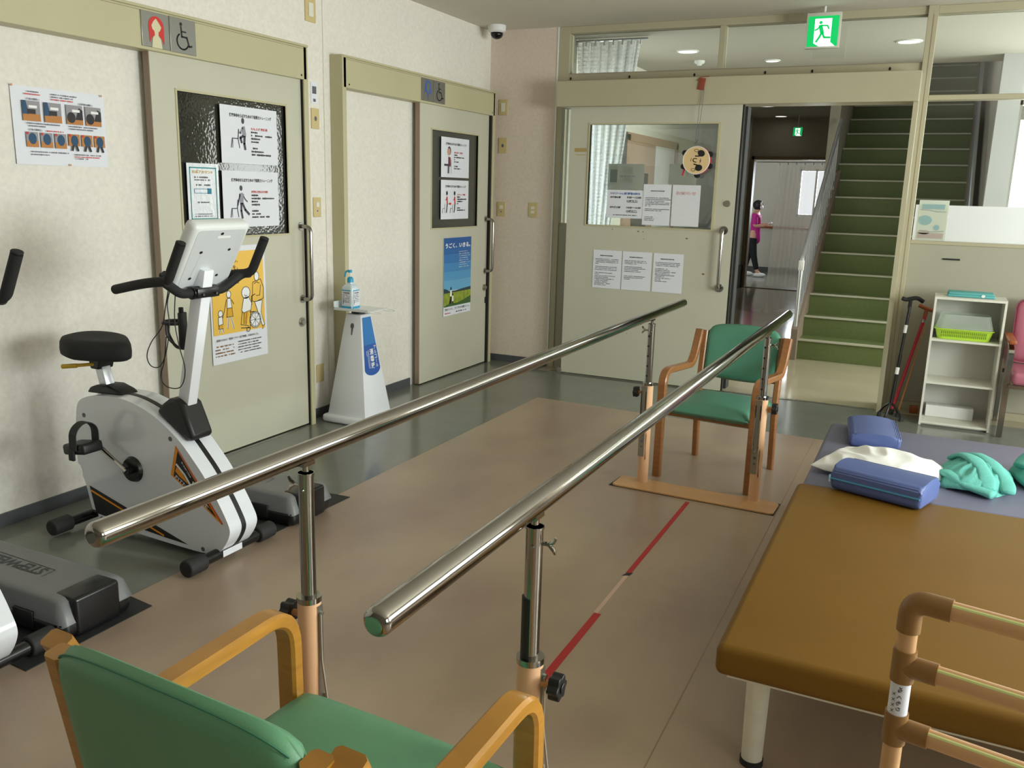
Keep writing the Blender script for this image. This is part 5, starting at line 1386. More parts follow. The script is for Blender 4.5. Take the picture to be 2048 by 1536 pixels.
# picture sheet on the wall
f = FL(XW+0.003, 2.568, 1.592); w, h = .470, .330
t = sheet('exercise_photo_sheet', f, w, h, 'white sheet of small exercise photos pinned on the left wall', 'notice', curl=0.006)
d = .0085
BLUE_, TEA, FLO, GRY, WHT = mat('photo_blue', rgb(34, 74, 108), .6), mat('photo_dark', rgb(40, 38, 44), .6), mat('photo_wood', rgb(186, 124, 62), .6), mat('photo_grey', rgb(150, 146, 150), .6), M_printw
ph1 = [(.045, .185), (.150, .185), (.260, .185), (.360, .185)]
ph2 = [(.052, .075), (.122, .075), (.192, .075), (.262, .078), (.330, .078), (.398, .078)]
def photo(k, x, z, kind):
    n = 'photo'
    if kind == 'a':
        ink(n, t, GRY, lambda b: rect(b, f, x, x+.085, z, z+.085, d)); P_ = PH()
        sub_ink('photo_floor', P_, FLO, lambda b: rect(b, f, x, x+.085, z, z+.030, d+.0004))
        if k < 2:
            sub_ink('photo_clothes', P_, BLUE_, lambda b: poly(b, f, [(x, z+.028), (x+.03, z+.028), (x+.018, z+.085), (x, z+.085)], d+.0008))
            sub_ink('photo_legs', P_, TEA, lambda b: rect(b, f, x+.022, x+.062, z+.030, z+.050, d+.0010))
        else:
            sub_ink('photo_legs', P_, TEA, lambda b: disc(b, f, x+.024, z+.03, .022, d+.0008, .024))
            sub_ink('photo_trousers', P_, TEA, lambda b: poly(b, f, [(x+.045, z+.022), (x+.085, z+.022), (x+.085, z+.065), (x+.066, z+.075)], d+.0008))
        sub_ink('photo_bright', P_, WHT, lambda b: rect(b, f, x+.03, x+.07, z+.055, z+.066, d+.0012))
    else:
        w_, h_ = .058, .064
        ink(n, t, GRY if kind == 'b' else FLO, lambda b: rect(b, f, x, x+w_, z+(.0 if kind == 'b' else .012), z+h_, d)); P_ = PH()
        if kind == 'b': sub_ink('photo_floor', P_, FLO, lambda b: rect(b, f, x, x+w_, z, z+.026, d+.0004))
        else:
            sub_ink('photo_leg', P_, TEA, lambda b: stroke(b, f, [(x+.024, z+.02), (x+.016, z-.008)], .010, d+.0008))
            sub_ink('photo_leg', P_, TEA, lambda b: stroke(b, f, [(x+.036, z+.02), (x+.046, z-.008)], .010, d+.0008))
        sub_ink('photo_clothes', P_, BLUE_, lambda b: disc(b, f, x+.03, z+.036, .019, d+.0010, .024))
        sub_ink('photo_marker', P_, M_printr, lambda b: disc(b, f, x+.007, z+.058, .006, d+.0014))
def PH(): return t.children[-1] if False else LAST[-1]
def sub_ink(name, p, m, fn):
    bm = B(); fn(bm); part(name, bm, m, p, smooth=0)
for k, (x, z) in enumerate(ph1): photo(k, x, z, 'a')
for k, (x, z) in enumerate(ph2): photo(k, x, z, 'b' if k < 3 else 'c')
def tx(b):
    text(b, f, '① 肩の運動(1)', .10, .277, .065, .011, d, bold=.02); text(b, f, '② 股関節の運動(1)', .365, .277, .075, .011, d, bold=.02); text(b, f, '③ 肩の運動(2)', .10, .148, .065, .011, d, bold=.02)
    for r in ((.07, .14, .305), (.19, .32, .303), (.19, .30, .292), (.06, .23, .172), (.07, .15, .161), (.27, .42, .172), (.27, .40, .161), (.07, .26, .052), (.07, .16, .040), (.29, .43, .048), (.29, .36, .030)): rows(b, f, r[0], r[1], r[2], .007, d, .9)
ink('lettering', t, M_printg, tx)
def txr(b):
    for r in ((.06, .14, .294), (.19, .30, .281), (.155, .24, .144), (.29, .42, .038)): rows(b, f, r[0], r[1], r[2], .007, d, .9)
ink('red_lettering', t, M_printr, txr)
for u, v in ((.004, .328), (.452, .326), (.26, .004)):
    pn = B(); disc(pn, f, u, v, .005, d+.002); part('pin', pn, M_tan, t, smooth=0)
# hall door notices on the pane and on the leaf
def plain(x0, z0, w, h, label, fill, y=6.846, group=None, cat='notice', m=None, name='notice_sheet'):
    f = FB(x0, y, z0); t = sheet(name, f, w, h, label, cat, group, m=m, nx=4, ny=4); fill(t, f); return t
def letter(title, lines, ind=0.02):
    def fn(t, f):
        def b_(b):
            if title: rows(b, f, .06, .17, .262, .010, .002, 1)
            y = .235
            for n in lines:
                if n: rows(b, f, ind, ind+n, y, .0065, .002, .92)
                y -= .0125
        ink('text_lines', t, M_printg, b_)
    return fn
L = [(.20, .20, .20, .03, 0, .19, .19, .19, 0, .15, .04, .18, .12, .17, .12, .11, .14, .10), (.18, .19, .10, 0, .16, .18, .12, .14, 0, 0, .18, .16, .05), (.20, .20, .19, 0, .10, .12, .17, .12, .16, .08, .13, .05, .10)]
for k, (x, lab) in enumerate(((-2.522, 'leftmost of three printed notices on the hall sliding door'), (-2.268, 'middle one of three printed notices on the hall sliding door'), (-2.008, 'rightmost of three printed notices on the hall sliding door'))):
    plain(x, .762, .246, .312, 'white sheet, '+lab, letter(True, L[k]), group='notices below the pane of the hall door')
def hours(t, f):
    ink('blue_heading', t, M_printb, lambda b: text(b, f, 'リハビリテーション室使用時間のお知らせ', .155, .195, .25, .020, .002, bold=.03))
    def b_(b):
        text(b, f, '◎午前の部', .075, .165, .09, .017, .002, bold=.03); text(b, f, '9:00〜12:00', .23, .165, .12, .016, .002, bold=.02); text(b, f, '(12時終了)', .215, .137, .09, .017, .002, bold=.03)
        text(b, f, '◎午後の部', .075, .085, .09, .017, .002, bold=.03); text(b, f, '14:00〜16:00', .23, .085, .12, .016, .002, bold=.02); text(b, f, '(16時終了)', .215, .057, .09, .017, .002, bold=.03)
        rows(b, f, .06, .27, .020, .008, .002); rect(b, f, .175, .26, .126, .129, .002); rect(b, f, .175, .26, .046, .049, .002)
    ink('lettering', t, M_printk, b_)
YG = 6.864
plain(-2.435, 1.338, .312, .222, 'opening hours notice with blue heading on the hall door pane', hours, y=YG)
plain(-2.128, 1.292, .226, .318, 'white letter hanging right of the opening hours notice on the pane', letter(True, (0, 0, .19, .21, .16, .20, .20, .05, 0, .20, .14, 0, 0, 0, .07, .09, .08)), y=YG-0.003)
plain(-1.892, 1.292, .222, .318, 'shiny laminated sheet with faint red heading at the right of the pane', lambda t, f: ink('heading', t, mat('print_faint_red', rgb(222, 176, 176), .5), lambda b: text(b, f, 'お知らせ', .11, .255, .16, .028, .002, bold=.03)), y=YG, m=M_paperl)
plain(-2.44, 1.56, .305, .205, 'pale sheet seen from behind above the opening hours notice', lambda t, f: (ink('faded_print', t, mat('faint_blue', rgb(196, 208, 210), .7), lambda b: (rows(b, f, .10, .25, .10, .018, .002), rect(b, f, .02, .08, .06, .16, .002))),), y=YG+0.012, m=M_thinsheet)
plain(-1.935, 1.46, .22, .31, 'pale sheet seen from behind above the shiny laminated sheet', lambda t, f: None, y=YG+0.014, m=M_thinsheet)
# coloured picture on the frosted band
f = FB(-0.118, 7.083, 1.262)
t = sheet('faded_picture', f, .195, .283, 'faded backlit picture sheet taped on the window above the black cane', 'picture', m=M_thinsheet, nx=4, ny=4)
ink('blue_area', t, M_sheetb, lambda b: (disc(b, f, .05, .14, .045, .002, .035), rect(b, f, .02, .17, .22, .255, .002), disc(b, f, .13, .09, .02, .002)))
ink('pink_area', t, M_sheetp, lambda b: (rect(b, f, .01, .18, .012, .05, .002), disc(b, f, .05, .055, .04, .002, .015)))
ink('grey_line', t, mat('faded_grey', rgb(150, 156, 156), .7), lambda b: (stroke(b, f, [(.01, .215), (.06, .213), (.12, .203), (.18, .202)], .004, .0024), stroke(b, f, [(.02, .068), (.08, .058), (.14, .062), (.18, .066)], .004, .0024)))
# ------------------------------------------------------------------ signs over the toilet doors
def sign(y0, z0, w, h, label, m, draw, mi, group):
    xf = -3.519
    t = thing('restroom_sign', label, 'sign', (xf, y0+w/2, z0), 0, group)
    part('plate', bx(xf, xf+0.006, y0, y0+w, z0, z0+h), m, t, smooth=0.5, bevel=0.0015)
    f = FL(xf+0.0066, y0, z0)
    for k, (nm, mm, fn) in enumerate(draw): ink(nm, t, mm, lambda b: fn(b, f, w, h))
    return t
def wc(b, f, w, h):
    s = w/.17
    P = lambda l: [(a*s, c*s) for a, c in l]
    disc(b, f, .072*s, .140*s, .0085*s, .0006)
    stroke(b, f, P([(.072, .128), (.075, .080), (.108, .080), (.122, .038), (.140, .042)]), .009*s, .0006)
    stroke(b, f, P([(.074, .105), (.103, .105)]), .007*s, .0006)
    stroke(b, f, [(a*s, c*s) for a, c in arc(.080, .058, .038, 120, 335, 22)], .0075*s, .0006)
def fem_hair(b, f, w, h):
    poly(b, f, [(.045, .02), (.040, .09)] + arc(.087, .098, .047, 180, 0, 16)[1:] + [(.133, .02), (.118, .045), (.105, .055), (.069, .055), (.058, .045)], .0006)
def fem_face(b, f, w, h):
    poly(b, f, [(.087, .135), (.105, .115), (.118, .098), (.108, .080), (.100, .076), (.098, .058), (.112, .044), (.118, .0), (.055, .0), (.062, .044), (.076, .058), (.074, .076), (.062, .085), (.058, .10), (.070, .12)], .0012)
def male(b, f, w, h):
    poly(b, f, [(.038, .055), (.046, .100)] + arc(.085, .108, .039, 180, 0, 14)[1:] + [(.128, .100), (.134, .055), (.118, .068), (.100, .060), (.085, .012), (.070, .060), (.052, .068)], .0006)
def male_face(b, f, w, h):
    poly(b, f, [(.064, .095)] + arc(.085, .115, .021, 180, 0, 10)[1:] + [(.106, .095), (.098, .072), (.091, .060), (.085, .025), (.079, .060), (.072, .072)], .0012)
sign(3.200, 2.166, .168, .162, 'metal sign with red woman symbol above the nearer toilet door', M_signp, [('symbol', M_printr, fem_hair), ('face_symbol', mat('sign_cream', rgb(214, 206, 170), .4), fem_face)], None, 'toilet signs')
sign(3.374, 2.164, .168, .166, 'metal sign with black wheelchair symbol above the nearer toilet door', M_signp, [('symbol', M_printk, wc)], None, 'toilet signs')
sign(5.745, 2.166, .168, .158, 'metal sign with blue man symbol above the farther toilet door', M_signp2, [('symbol', M_printb, male), ('face_symbol', M_signp2, male_face)], None, 'toilet signs')
sign(5.919, 2.166, .168, .158, 'metal sign with black wheelchair symbol above the farther toilet door', M_signp2, [('symbol', M_printk, wc)], None, 'toilet signs')
# ------------------------------------------------------------------ switches
def switch(pos, face, w, h, kind, label, group='wall plates'):
    x, y, z = pos
    f = FL(XW, y, z) if face == 'L' else FB(x, YB, z)
    t = thing('wall_switch', label, 'switch', tuple(f.p(0, -h/2, 0)), 0, group)
    def bb(a0, a1, b0, b1, d0, d1):
        P, Q = f.p(a0, b0, d0), f.p(a1, b1, d1)
        return bx(min(P.x, Q.x), max(P.x, Q.x), min(P.y, Q.y), max(P.y, Q.y), min(P.z, Q.z), max(P.z, Q.z))
    part('plate', bb(-w/2, w/2, -h/2, h/2, 0, .008), M_swp, t, smooth=.5, bevel=.002)
    if kind == 'rocker': part('rocker', bb(-w*.22, w*.22, -h*.28, h*.28, .008, .013), M_sww, t, smooth=0)
    if kind == 'two':
        for s in (-1, 1): part('rocker', bb(-w*.2, w*.2, s*h*.14-h*.09, s*h*.14+h*.09, .008, .012), M_sww, t, smooth=0)
    if kind == 'dot':
        b = B(); disc(b, f, 0, 0, .012, .0086, .015); part('sensor', b, M_printg, t, smooth=0)
    if kind == 'call':
        part('rocker', bb(-w*.2, w*.2, h*.02, h*.26, .008, .012), M_sww, t, smooth=0)
        b = B(); disc(b, f, 0, -h*.18, .006, .0086); part('lamp', b, M_printb, t, smooth=0)
    return t
switch((0, 4.60, 2.585), 'L', .10, .14, 'rocker', 'cream wall switch high on the left wall above the nearer toilet door frame')
switch((0, 4.625, 1.945), 'L', .075, .125, 'dot', 'cream plate with grey dot on the left wall between the toilet doors')
switch((0, 4.625, 1.395), 'L', .075, .125, 'call', 'lower cream plate on the left wall between the toilet doors')
switch((-3.487, 0, 2.233), 'B', .08, .13, 'rocker', 'highest cream switch in the corner beside the farther toilet door')
switch((-3.483, 0, 1.912), 'B', .08, .13, 'dot', 'cream plate with grey sensor below the corner switch')
switch((-3.483, 0, 1.369), 'B', .08, .125, 'call', 'cream call switch at shoulder height in the back corner')
switch((-3.176, 0, 1.371), 'B', .08, .125, 'two', 'cream double switch left of the glazed partition')
switch((0, 4.62, .30), 'L', .075, .12, 'none', 'blank cream plate low on the wall behind the sanitizer stand')
t = thing('card_holder', 'small black and white card on the left wall between toilet doors', 'card', (XW, 4.625, 2.03))
f = FL(XW, 4.59, 2.035); part('card', bx(XW, XW+.004, 4.59, 4.655, 2.035, 2.165), M_paper, t, smooth=0)
ink('dark_panel', t, M_printg, lambda b: (rect(b, f, .012, .053, .06, .105, .0046), rect(b, f, .02, .045, .012, .03, .0046)))
# ------------------------------------------------------------------ exit signs
def exit_sign(x0, z0, w, h, y, label, rod):
    t = thing('exit_sign', label, 'sign', (x0+w/2, y, z0), 0, 'emergency exit signs')
    part('housing', bx(x0, x0+w, y, y+.045, z0, z0+h, .004), mat('sign_housing', rgb(206, 202, 190), .5) if 'sign_housing' not in bpy.data.materials else bpy.data.materials['sign_housing'], t)
    f = FB(x0, y-.0006, z0); s = w/.232; k = h/.24
    P = lambda l: [(a*s, c*k) for a, c in l]
    ink('green_panel', t, M_exg, lambda b: rect(b, f, .012*s, .220*s, .012*k, .216*k, 0))
    ink('white_panel', t, M_exw, lambda b: (poly(b, f, P([(.058, .036), (.094, .014), (.098, .012), (.205, .012), (.172, .040), (.172, .198), (.058, .198)]), .0006),))
    def run(b):
        e = .0012
        disc(b, f, .098*s, .172*k, .011*s, e)
        stroke(b, f, P([(.098, .150), (.112, .100)]), .026*s, e)
        stroke(b, f, P([(.100, .152), (.078, .128), (.062, .122)]), .010*s, e); stroke(b, f, P([(.104, .152), (.145, .150), (.156, .128)]), .010*s, e)
        stroke(b, f, P([(.110, .105), (.096, .075), (.076, .044)]), .014*s, e); stroke(b, f, P([(.112, .105), (.128, .072), (.168, .070)]), .013*s, e)
        poly(b, f, P([(.060, .032), (.072, .012), (.090, .012), (.074, .022)]), e)
    ink('running_figure', t, M_exg, run)
    if rod: part('rod', tb([(x0+w/2, y+.022, z0+h-.005), (x0+w/2, y+.022, rod)], .008, 10), M_white, t)
exit_sign(-0.992, 2.578, .232, .240, 6.84, 'large lit green exit sign under the ceiling above the hall opening', ZC)
exit_sign(-2.158, 2.46, .150, .150, 14.5, 'small distant green exit sign in the corridor', ZH)
# ceiling camera
cx, cy = -3.455, 6.83
t = thing('security_camera', 'white dome security camera on the ceiling in the back corner', 'camera', (cx, cy, ZC-.12))
part('housing', lathe(B(), [(.074, 0), (.076, -.006), (.072, -.045), (.060, -.058), (.052, -.060)], (cx, cy, ZC+.002), 32), M_white, t)
part('dome', lathe(B(), [(.053, 0), (.050, -.02), (.040, -.036), (.024, -.046), (.004, -.050)], (cx, cy, ZC-.058), 28), M_lens, t, smooth=2)
# tambourine on its string
tx_, tz_ = -1.70, 1.795; yf_ = 6.775
t = thing('tambourine', 'red toy tambourine with panda face hanging sideways on the hall door', 'tambourine', (tx_, yf_+.03, tz_-.115))
R0 = .106
rb = B(); n = 48; ring = [[rb.verts.new((tx_+r*math.cos(a), y, tz_+r*math.sin(a))) for a in [2*math.pi*k/n for k in range(n)]] for r, y in ((R0, yf_), (R0, yf_+.045), (R0-.008, yf_+.045), (R0-.008, yf_+.004))]
for A_, B_ in zip(ring, ring[1:]):
    for k in range(n): rb.faces.new((A_[k], A_[(k+1) % n], B_[(k+1) % n], B_[k]))
part('rim', rb, M_drumr, t)
sk = B(); cyl(sk, (tx_, yf_-.002, tz_), (tx_, yf_+.003, tz_), R0-.003, seg=48); part('drum_skin', sk, M_tanb, t)
part('white_hoop', tb([(tx_+(R0-.004)*math.cos(a), yf_, tz_+(R0-.004)*math.sin(a)) for a in [2*math.pi*k/48 for k in range(48)]], .0035, 8, closed=True), M_white, t)
f = Fr((tx_, yf_-.0028, tz_), (0, 0, -1), (1, 0, 0), (0, -1, 0))   # the face lies on its side: its up is the photo's right
f = Fr((tx_, yf_-.0028, tz_), Vector((-.12, 0, -1)).normalized(), Vector((1, 0, -.12)).normalized(), (0, -1, 0))
def face(b):
    for s in (-1, 1):
        disc(b, f, s*.054-.002, .030, .024, .0004, .028, a=s*.3); stroke(b, f, [(s*.034, .020), (s*.030, -.012)], .009, .0004)
        stroke(b, f, arc(s*.072, -.010, .010, 0, 360, 14, .016), .003, .0004)
    stroke(b, f, arc(0, -.010, .013, 180, 360, 12), .006, .0004); stroke(b, f, [(-.013, -.010), (-.013, .004)], .006, .0004); stroke(b, f, [(.013, -.010), (.013, .004)], .006, .0004)
    stroke(b, f, arc(0, .018, .022, 40, 140, 10, .018), .003, .0004); poly(b, f, [(-.007, .036), (.007, .036), (0, .026)], .0004)
    stroke(b, f, [(-.012, -.040), (.012, -.040)], .003, .0004)
ink('face_markings', t, M_printk, face)
for a in (25, -22, 150, 205, -85):
    fb = B()
    p = Vector((tx_+(R0+.004)*math.cos(R_(a)), yf_+.022, tz_+(R0+.004)*math.sin(R_(a))))
    cyl(fb, p+Vector((0, -.012, 0)), p+Vector((0, .012, 0)), .021, .021, 20)
    part('jingle_disc', fb, M_black, t)
rbn = B(); obox(rbn, (tx_-.098, yf_+.02, tz_-.085), .012, .004, .06, Matrix.Rotation(R_(15), 4, 'Y')); part('ribbon', rbn, M_drumr, t)
st_ = B()
for s in (-1, 1): tube(st_, [(tx_-.012+s*.006, yf_+.004, tz_+R0-.002), (tx_+.004+s*.010, yf_+.012, 2.20), (tx_+.008+s*.010, 6.792, 2.31), (tx_+.01+s*.006, 6.792, 2.395)], .0016, 6)
tube(st_, [(tx_-.02, yf_+.004, tz_+R0+.01), (tx_+.006, yf_+.004, tz_+R0+.05)], .0022, 6)
part('string', st_, M_printg, t)
t = thing('string_tag', 'small red brown tag tied at the top of the tambourine string', 'tag', (tx_-.01, 6.792, 2.31))
g = B(); obox(g, (tx_-.004, 6.793, 2.352), .050, .006, .085, Matrix.Rotation(R_(8), 4, 'Y'), .002)
part('tag', g, M_tagr, t)
g = tb([(tx_-.04, 6.792, 2.375), (tx_-.01, 6.790, 2.402), (tx_+.05, 6.792, 2.405)], .003, 6); part('tie', g, M_tagr, t)
# dark slot in the white panel
single('panel_slot', bx(0.080, 0.192, 7.047, 7.056, 1.128, 1.139), M_printk, 'short dark slot in the panel above the shelf unit', 'slot', smooth=0)
# ceiling lamps and detector in the hall
for x, y, r, lab in ((-2.19, 8.15, .085, 'round downlight in the hall ceiling seen through the left transom pane'), (-0.36, 8.12, .085, 'round downlight in the hall ceiling right of the exit sign'), (-1.57, 8.90, .06, 'small faint downlight in the hall ceiling left of the exit sign'), (-2.35, 13.2, .10, 'nearer round corridor ceiling lamp above the hall opening'), (-2.42, 14.9, .09, 'farther round corridor ceiling lamp above the small exit sign')):
    t = thing('ceiling_light', lab, 'ceiling lamp', (x, y, ZH-.02), 0, 'round hall downlights')
    rg = lathe(B(), [(r+.015, 0), (r+.013, -.008), (r, -.010), (r-.002, -.002)], (x, y, ZH), 28); part('ring', rg, M_white, t)
    lp = B(); cyl(lp, (x, y, ZH-.006), (x, y, ZH-.002), r-.004, seg=28); part('diffuser', lp, M_lamp, t)
bm = lathe(B(), [(.05, 0), (.05, -.014), (.042, -.026), (.025, -.034), (.02, -.045), (.006, -.046)], (-2.23, 8.75, ZH), 24)
single('smoke_detector', bm, M_white, 'small white smoke detector on the hall ceiling behind the left transom pane', 'detector')
# ------------------------------------------------------------------ staircase
RS, TS, Y0s, NS = .195, .30, 8.75, 22
t = thing('staircase', 'straight green staircase with pale nosings and metal railings rising behind the hall opening', 'stairs', (-0.4, 8.75, 0))
for k in range(NS):
    y, z = Y0s+TS*k, RS*k; xa = -1.07 if k < 8 else -1.13
    p = part('step', boxes((xa, .262, y, y+TS+.02, max(0.002, z-.02) if k else 0.002, z+RS-.002)), M_stair, t, smooth=0)
    part('nosing', boxes((xa, .262, y-.012, y+.03, z+RS-.014, z+RS+.003)), M_nose, p, smooth=0)
def stringer(x0, x1, k0, k1, pad):
    poly_ = [(Y0s-.10, 0.002), (Y0s-.10, .25+pad), (Y0s+TS*k1, RS*k1+.25+pad), (Y0s+TS*k1, max(.0, RS*k1-.25)), (Y0s+.5, .002)]
    b = B(); prism(b, poly_, 'x', x0, x1); return b
part('stringer', stringer(-1.13, -1.07, 0, 8, .05), M_string, t, smooth=0)
part('stringer', stringer(.262, .30, 0, 14, .05), M_string, t, smooth=0)
def railing(x, ys):
    sl = RS/TS; z0 = .955; y0 = Y0s-.05; y1 = ys
    zz = lambda y: z0+(y-y0)*sl
    r = part('handrail', tb(fillet([(x, y0, .80), (x, y0, z0), (x, y1, zz(y1))], .06, 5), .021, 14), M_alu, t)
    part('newel_post', tb([(x, y0, .002), (x, y0, .86)], .019, 12), M_alu, r)
    cp = B(); box(cp, x-.024, x+.024, y0-.024, y0+.024, .86, .955, .004); part('post_sleeve', cp, M_white, r)
    y = y0+.15
    while y < y1-.05:
        zb = .27+RS*max(0, (y-Y0s)/TS)
        part('baluster', tb([(x, y, zb-.10), (x, y, zz(y)-.01)], .008, 6), M_alu, r); y += .15
    part('lower_bar', tb([(x, y0, .36), (x, y1, .36+(y1-y0)*sl)], .010, 8), M_alu, r)
railing(-1.10, 10.95)
railing(.282, 12.2)
# ------------------------------------------------------------------ the person in the far room
px, py = -3.15, 17.55
def skin_mesh(nodes, edges, sub=2):
    me = bpy.data.meshes.new('sk'); me.from_pydata([Vector(n[:3]) for n in nodes], edges, [])
    ob = bpy.data.objects.new('sk', me); COL.objects.link(ob)
    ob.modifiers.new('s', 'SKIN'); s = ob.modifiers.new('d', 'SUBSURF'); s.levels = sub; s.render_levels = sub
    for i, n in enumerate(nodes):
        v = me.skin_vertices[0].data[i]; r = n[3] if isinstance(n[3], (list, tuple)) else (n[3], n[3]); v.radius = r
        v.use_root = (i == 0)
    dg = bpy.context.evaluated_depsgraph_get(); dg.update()
    m2 = bpy.data.meshes.new_from_object(ob.evaluated_get(dg), depsgraph=dg); bpy.data.objects.remove(ob)
    b = B(); b.from_mesh(m2); bpy.data.meshes.remove(m2); return b
t = thing('person', 'person in magenta tunic, dark trousers and white mask standing in the far room', 'person', (px, py, 0))
q = lambda x, y, z, r: (px+x, py+y, z, r)
# faces +x, standing with one leg forward
body = [q(-.02, 0, .80, (.115, .085)), q(-.02, 0, .95, (.105, .08)), q(-.01, 0, 1.10, (.115, .085)), q(0, 0, 1.20, (.10, .06)), q(.015, 0, 1.26, .045), q(.03, 0, 1.31, .06), q(.035, 0, 1.38, (.082, .075)), q(.03, 0, 1.435, .05),
        q(0, -.15, 1.17, .05), q(.02, -.19, .98, .038), q(.17, -.12, .99, .03), q(.23, -.09, 1.01, (.026, .018)),
        q(0, .15, 1.17, .05), q(.02, .19, .98, .038), q(.17, .10, 1.0, .03), q(.22, .07, 1.02, (.026, .018)),
        q(-.02, -.08, .74, .085), q(.03, -.09, .42, .055), q(.12, -.09, .10, .036), q(.20, -.10, .035, (.04, .028)),
        q(-.05, .08, .74, .085), q(-.10, .09, .42, .055), q(-.16, .09, .10, .036), q(-.09, .10, .035, (.04, .028))]
eds = [(0, 1), (1, 2), (2, 3), (3, 4), (4, 5), (5, 6), (6, 7), (3, 8), (8, 9), (9, 10), (10, 11), (3, 12), (12, 13), (13, 14), (14, 15), (0, 16), (16, 17), (17, 18), (18, 19), (0, 20), (20, 21), (21, 22), (22, 23)]
part('body', skin_mesh(body, eds), M_skin, t, smooth=3)
tun = [q(-.02, 0, .60, (.165, .15)), q(-.02, 0, .80, (.15, .125)), q(-.015, 0, .95, (.125, .098)), q(-.01, 0, 1.10, (.135, .10)), q(0, 0, 1.20, (.115, .075)), q(.008, 0, 1.235, .062),
       q(0, -.15, 1.17, .066), q(.03, -.187, .985, .055), q(0, .15, 1.17, .066), q(.03, .187, .985, .055)]
part('tunic', skin_mesh(tun, [(0, 1), (1, 2), (2, 3), (3, 4), (4, 5), (4, 6), (6, 7), (4, 8), (8, 9)]), M_scrub, t, smooth=3)
tro = [q(-.03, 0, .78, (.125, .10)), q(-.02, -.08, .70, .098), q(.03, -.09, .42, .07), q(.115, -.09, .12, .05), q(-.05, .08, .70, .098), q(-.10, .09, .42, .07), q(-.16, .09, .12, .05)]
part('trousers', skin_mesh(tro, [(0, 1), (1, 2), (2, 3), (0, 4), (4, 5), (5, 6)]), M_trous, t, smooth=3)
for x, y in ((.17, -.10), (-.11, .10)):
    b = B(); bmesh.ops.create_uvsphere(b, u_segments=16, v_segments=10, radius=1.0)
    for v in b.verts: v.co = Vector((px+x+v.co.x*.125, py+y+v.co.y*.05, max(.003, .04+v.co.z*.045)))
    part('shoe', b, M_white, t, smooth=2)
b = B(); bmesh.ops.create_uvsphere(b, u_segments=22, v_segments=16, radius=1.0)
for v in list(b.verts):
    c = v.co.copy(); front = c.x > .38 and c.z < .45
    v.co = Vector((px+.022+c.x*.098, py+c.y*.098, 1.385+c.z*(.085 if c.z > 0 else .115)))
    if front: v.co.x = px+.022+.05
part('hair', b, M_hair, t, smooth=2)
b = B(); bmesh.ops.create_uvsphere(b, u_segments=16, v_segments=12, radius=1.0)
for v in b.verts: v.co = Vector((px+.088+v.co.x*.035, py+v.co.y*.07, 1.335+v.co.z*.042))
part('mask', b, M_white, t, smooth=2)
for s in (-1, 1):
    b = B(); bmesh.ops.create_uvsphere(b, u_segments=8, v_segments=6, radius=.010)
    b.transform(Matrix.Translation((px+.112, py+s*.032, 1.392))); part('eye', b, M_hair, t, smooth=2)
# fingers closed around the phone
for s, yy in ((-1, -.09), (1, .07)):
    for k in range(4):
        b = B(); tube(b, fillet([(px+.225, py+yy+s*.012, 1.018-.009*k), (px+.262, py+yy, 1.02-.009*k), (px+.272, py+yy-s*.03, 1.022-.009*k)], .012, 4), [.0065]*0 or .0065, 8)
        part('finger', b, M_skin, t, smooth=2)
    b = tb([(px+.215, py+yy-s*.008, 1.025), (px+.242, py+yy-s*.03, 1.036)], .0075, 8); part('thumb', b, M_skin, t, smooth=2)
g = B(); obox(g, (px+.275, py-.01, 1.035), .075, .15, .010, Matrix.Rotation(R_(-20), 4, 'Y'), .003)
single('phone', g, M_white, 'white phone held by the person in the magenta tunic', 'phone')
# ------------------------------------------------------------------ light, camera
def area(name, loc, rot, sx, sy, power, col=(1, 1, 1), spread=180):
    l = bpy.data.lights.new(name, 'AREA'); l.shape = 'RECTANGLE'; l.size = sx; l.size_y = sy; l.energy = power; l.color = col; l.spread = R_(spread)
    o = bpy.data.objects.new(name, l); COL.objects.link(o); o.location = loc; o.rotation_euler = rot; return o
DAY = (0.93, 1.0, 0.95)
for i, (a, b_) in enumerate(WY):
    area('daylight_window', (3.42, (a+b_)/2, 1.62), (0, R_(90), 0), 1.45, b_-a-.1, (26, 204, 68)[i], DAY)
area('daylight_hall_window', (1.575, 9.22, 1.68), (R_(-90), 0, 0), 2.02, 1.4, 45, DAY)
area('hall_side_fill', (3.36, 8.2, 1.75), (0, R_(90), 0), 1.3, 1.5, 190, DAY)  # added fill lamp brightening the hall; the wall here has no window
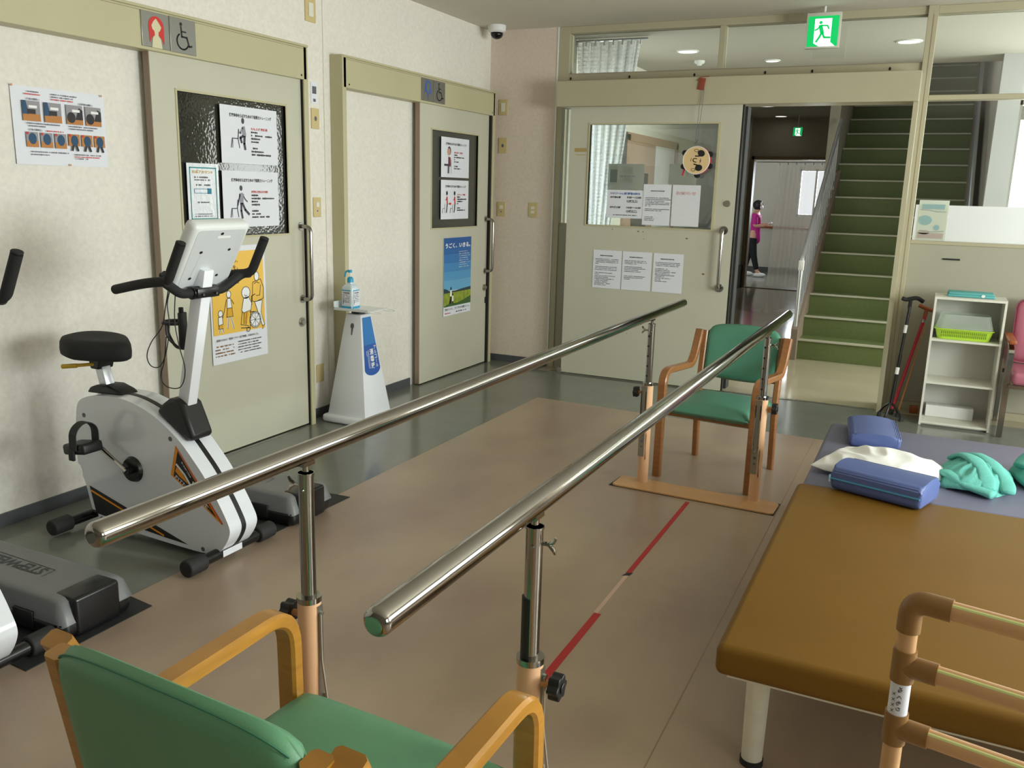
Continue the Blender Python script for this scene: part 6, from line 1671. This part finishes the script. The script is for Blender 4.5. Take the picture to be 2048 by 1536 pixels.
area('daylight_hall_left_window', (-3.10, 7.82, 1.65), (0, R_(-90), 0), 1.42, 0.98, 13, DAY)
for x_, y_ in ((-2.35, 13.2), (-2.42, 14.9)):
    area('corridor_lamp_light', (x_, y_, ZH-.03), (0, 0, 0), .16, .16, 0.2, (1, .95, .85))
area('daylight_far_window', (-2.25, 18.95, 1.63), (R_(-90), 0, 0), .64, .9, 60, (.85, .92, 1.0))
for x_, y_ in ((-2.19, 8.15), (-0.36, 8.12), (-1.57, 8.90)):
    area('downlight', (x_, y_, ZH-.012), (0, 0, 0), .14, .14, 0.6, (1, .97, .9))
area('stairwell_fill', (-0.4, 16.2, 4.6), (R_(-65), 0, 0), 1.2, .9, 7, DAY)  # lamp added to lift the dark upper steps, no window behind it
w = bpy.data.worlds.new('World'); S.world = w; w.use_nodes = True
bg = w.node_tree.nodes['Background']; bg.inputs[0].default_value = (0.92, 0.97, 1.0, 1); bg.inputs[1].default_value = 1.6

cam = bpy.data.cameras.new('camera'); co = bpy.data.objects.new('camera', cam); COL.objects.link(co)
cam.sensor_fit = 'HORIZONTAL'; cam.sensor_width = 36.0; cam.lens = 1737.12382/2048*36.0
yaw, pitch, roll = 0.44167061, -0.2201293, 0.02709782
fwd = Vector((-math.sin(yaw)*math.cos(pitch), math.cos(yaw)*math.cos(pitch), math.sin(pitch)))
r0 = fwd.cross(Vector((0, 0, 1))).normalized(); u0 = r0.cross(fwd)
rt = r0*math.cos(roll)+u0*math.sin(roll); up = u0*math.cos(roll)-r0*math.sin(roll)
co.matrix_world = Matrix(((rt.x, up.x, -fwd.x, 0), (rt.y, up.y, -fwd.y, 0), (rt.z, up.z, -fwd.z, 1.54), (0, 0, 0, 1)))
cam.clip_start = 0.02
S.camera = co
S.view_settings.view_transform = 'Standard'; S.view_settings.look = 'None'
S.view_settings.exposure = 0.08; S.view_settings.gamma = 1.0
S.view_settings.use_curve_mapping = False
S.cycles.max_bounces = 8; S.cycles.diffuse_bounces = 4; S.cycles.transparent_max_bounces = 12
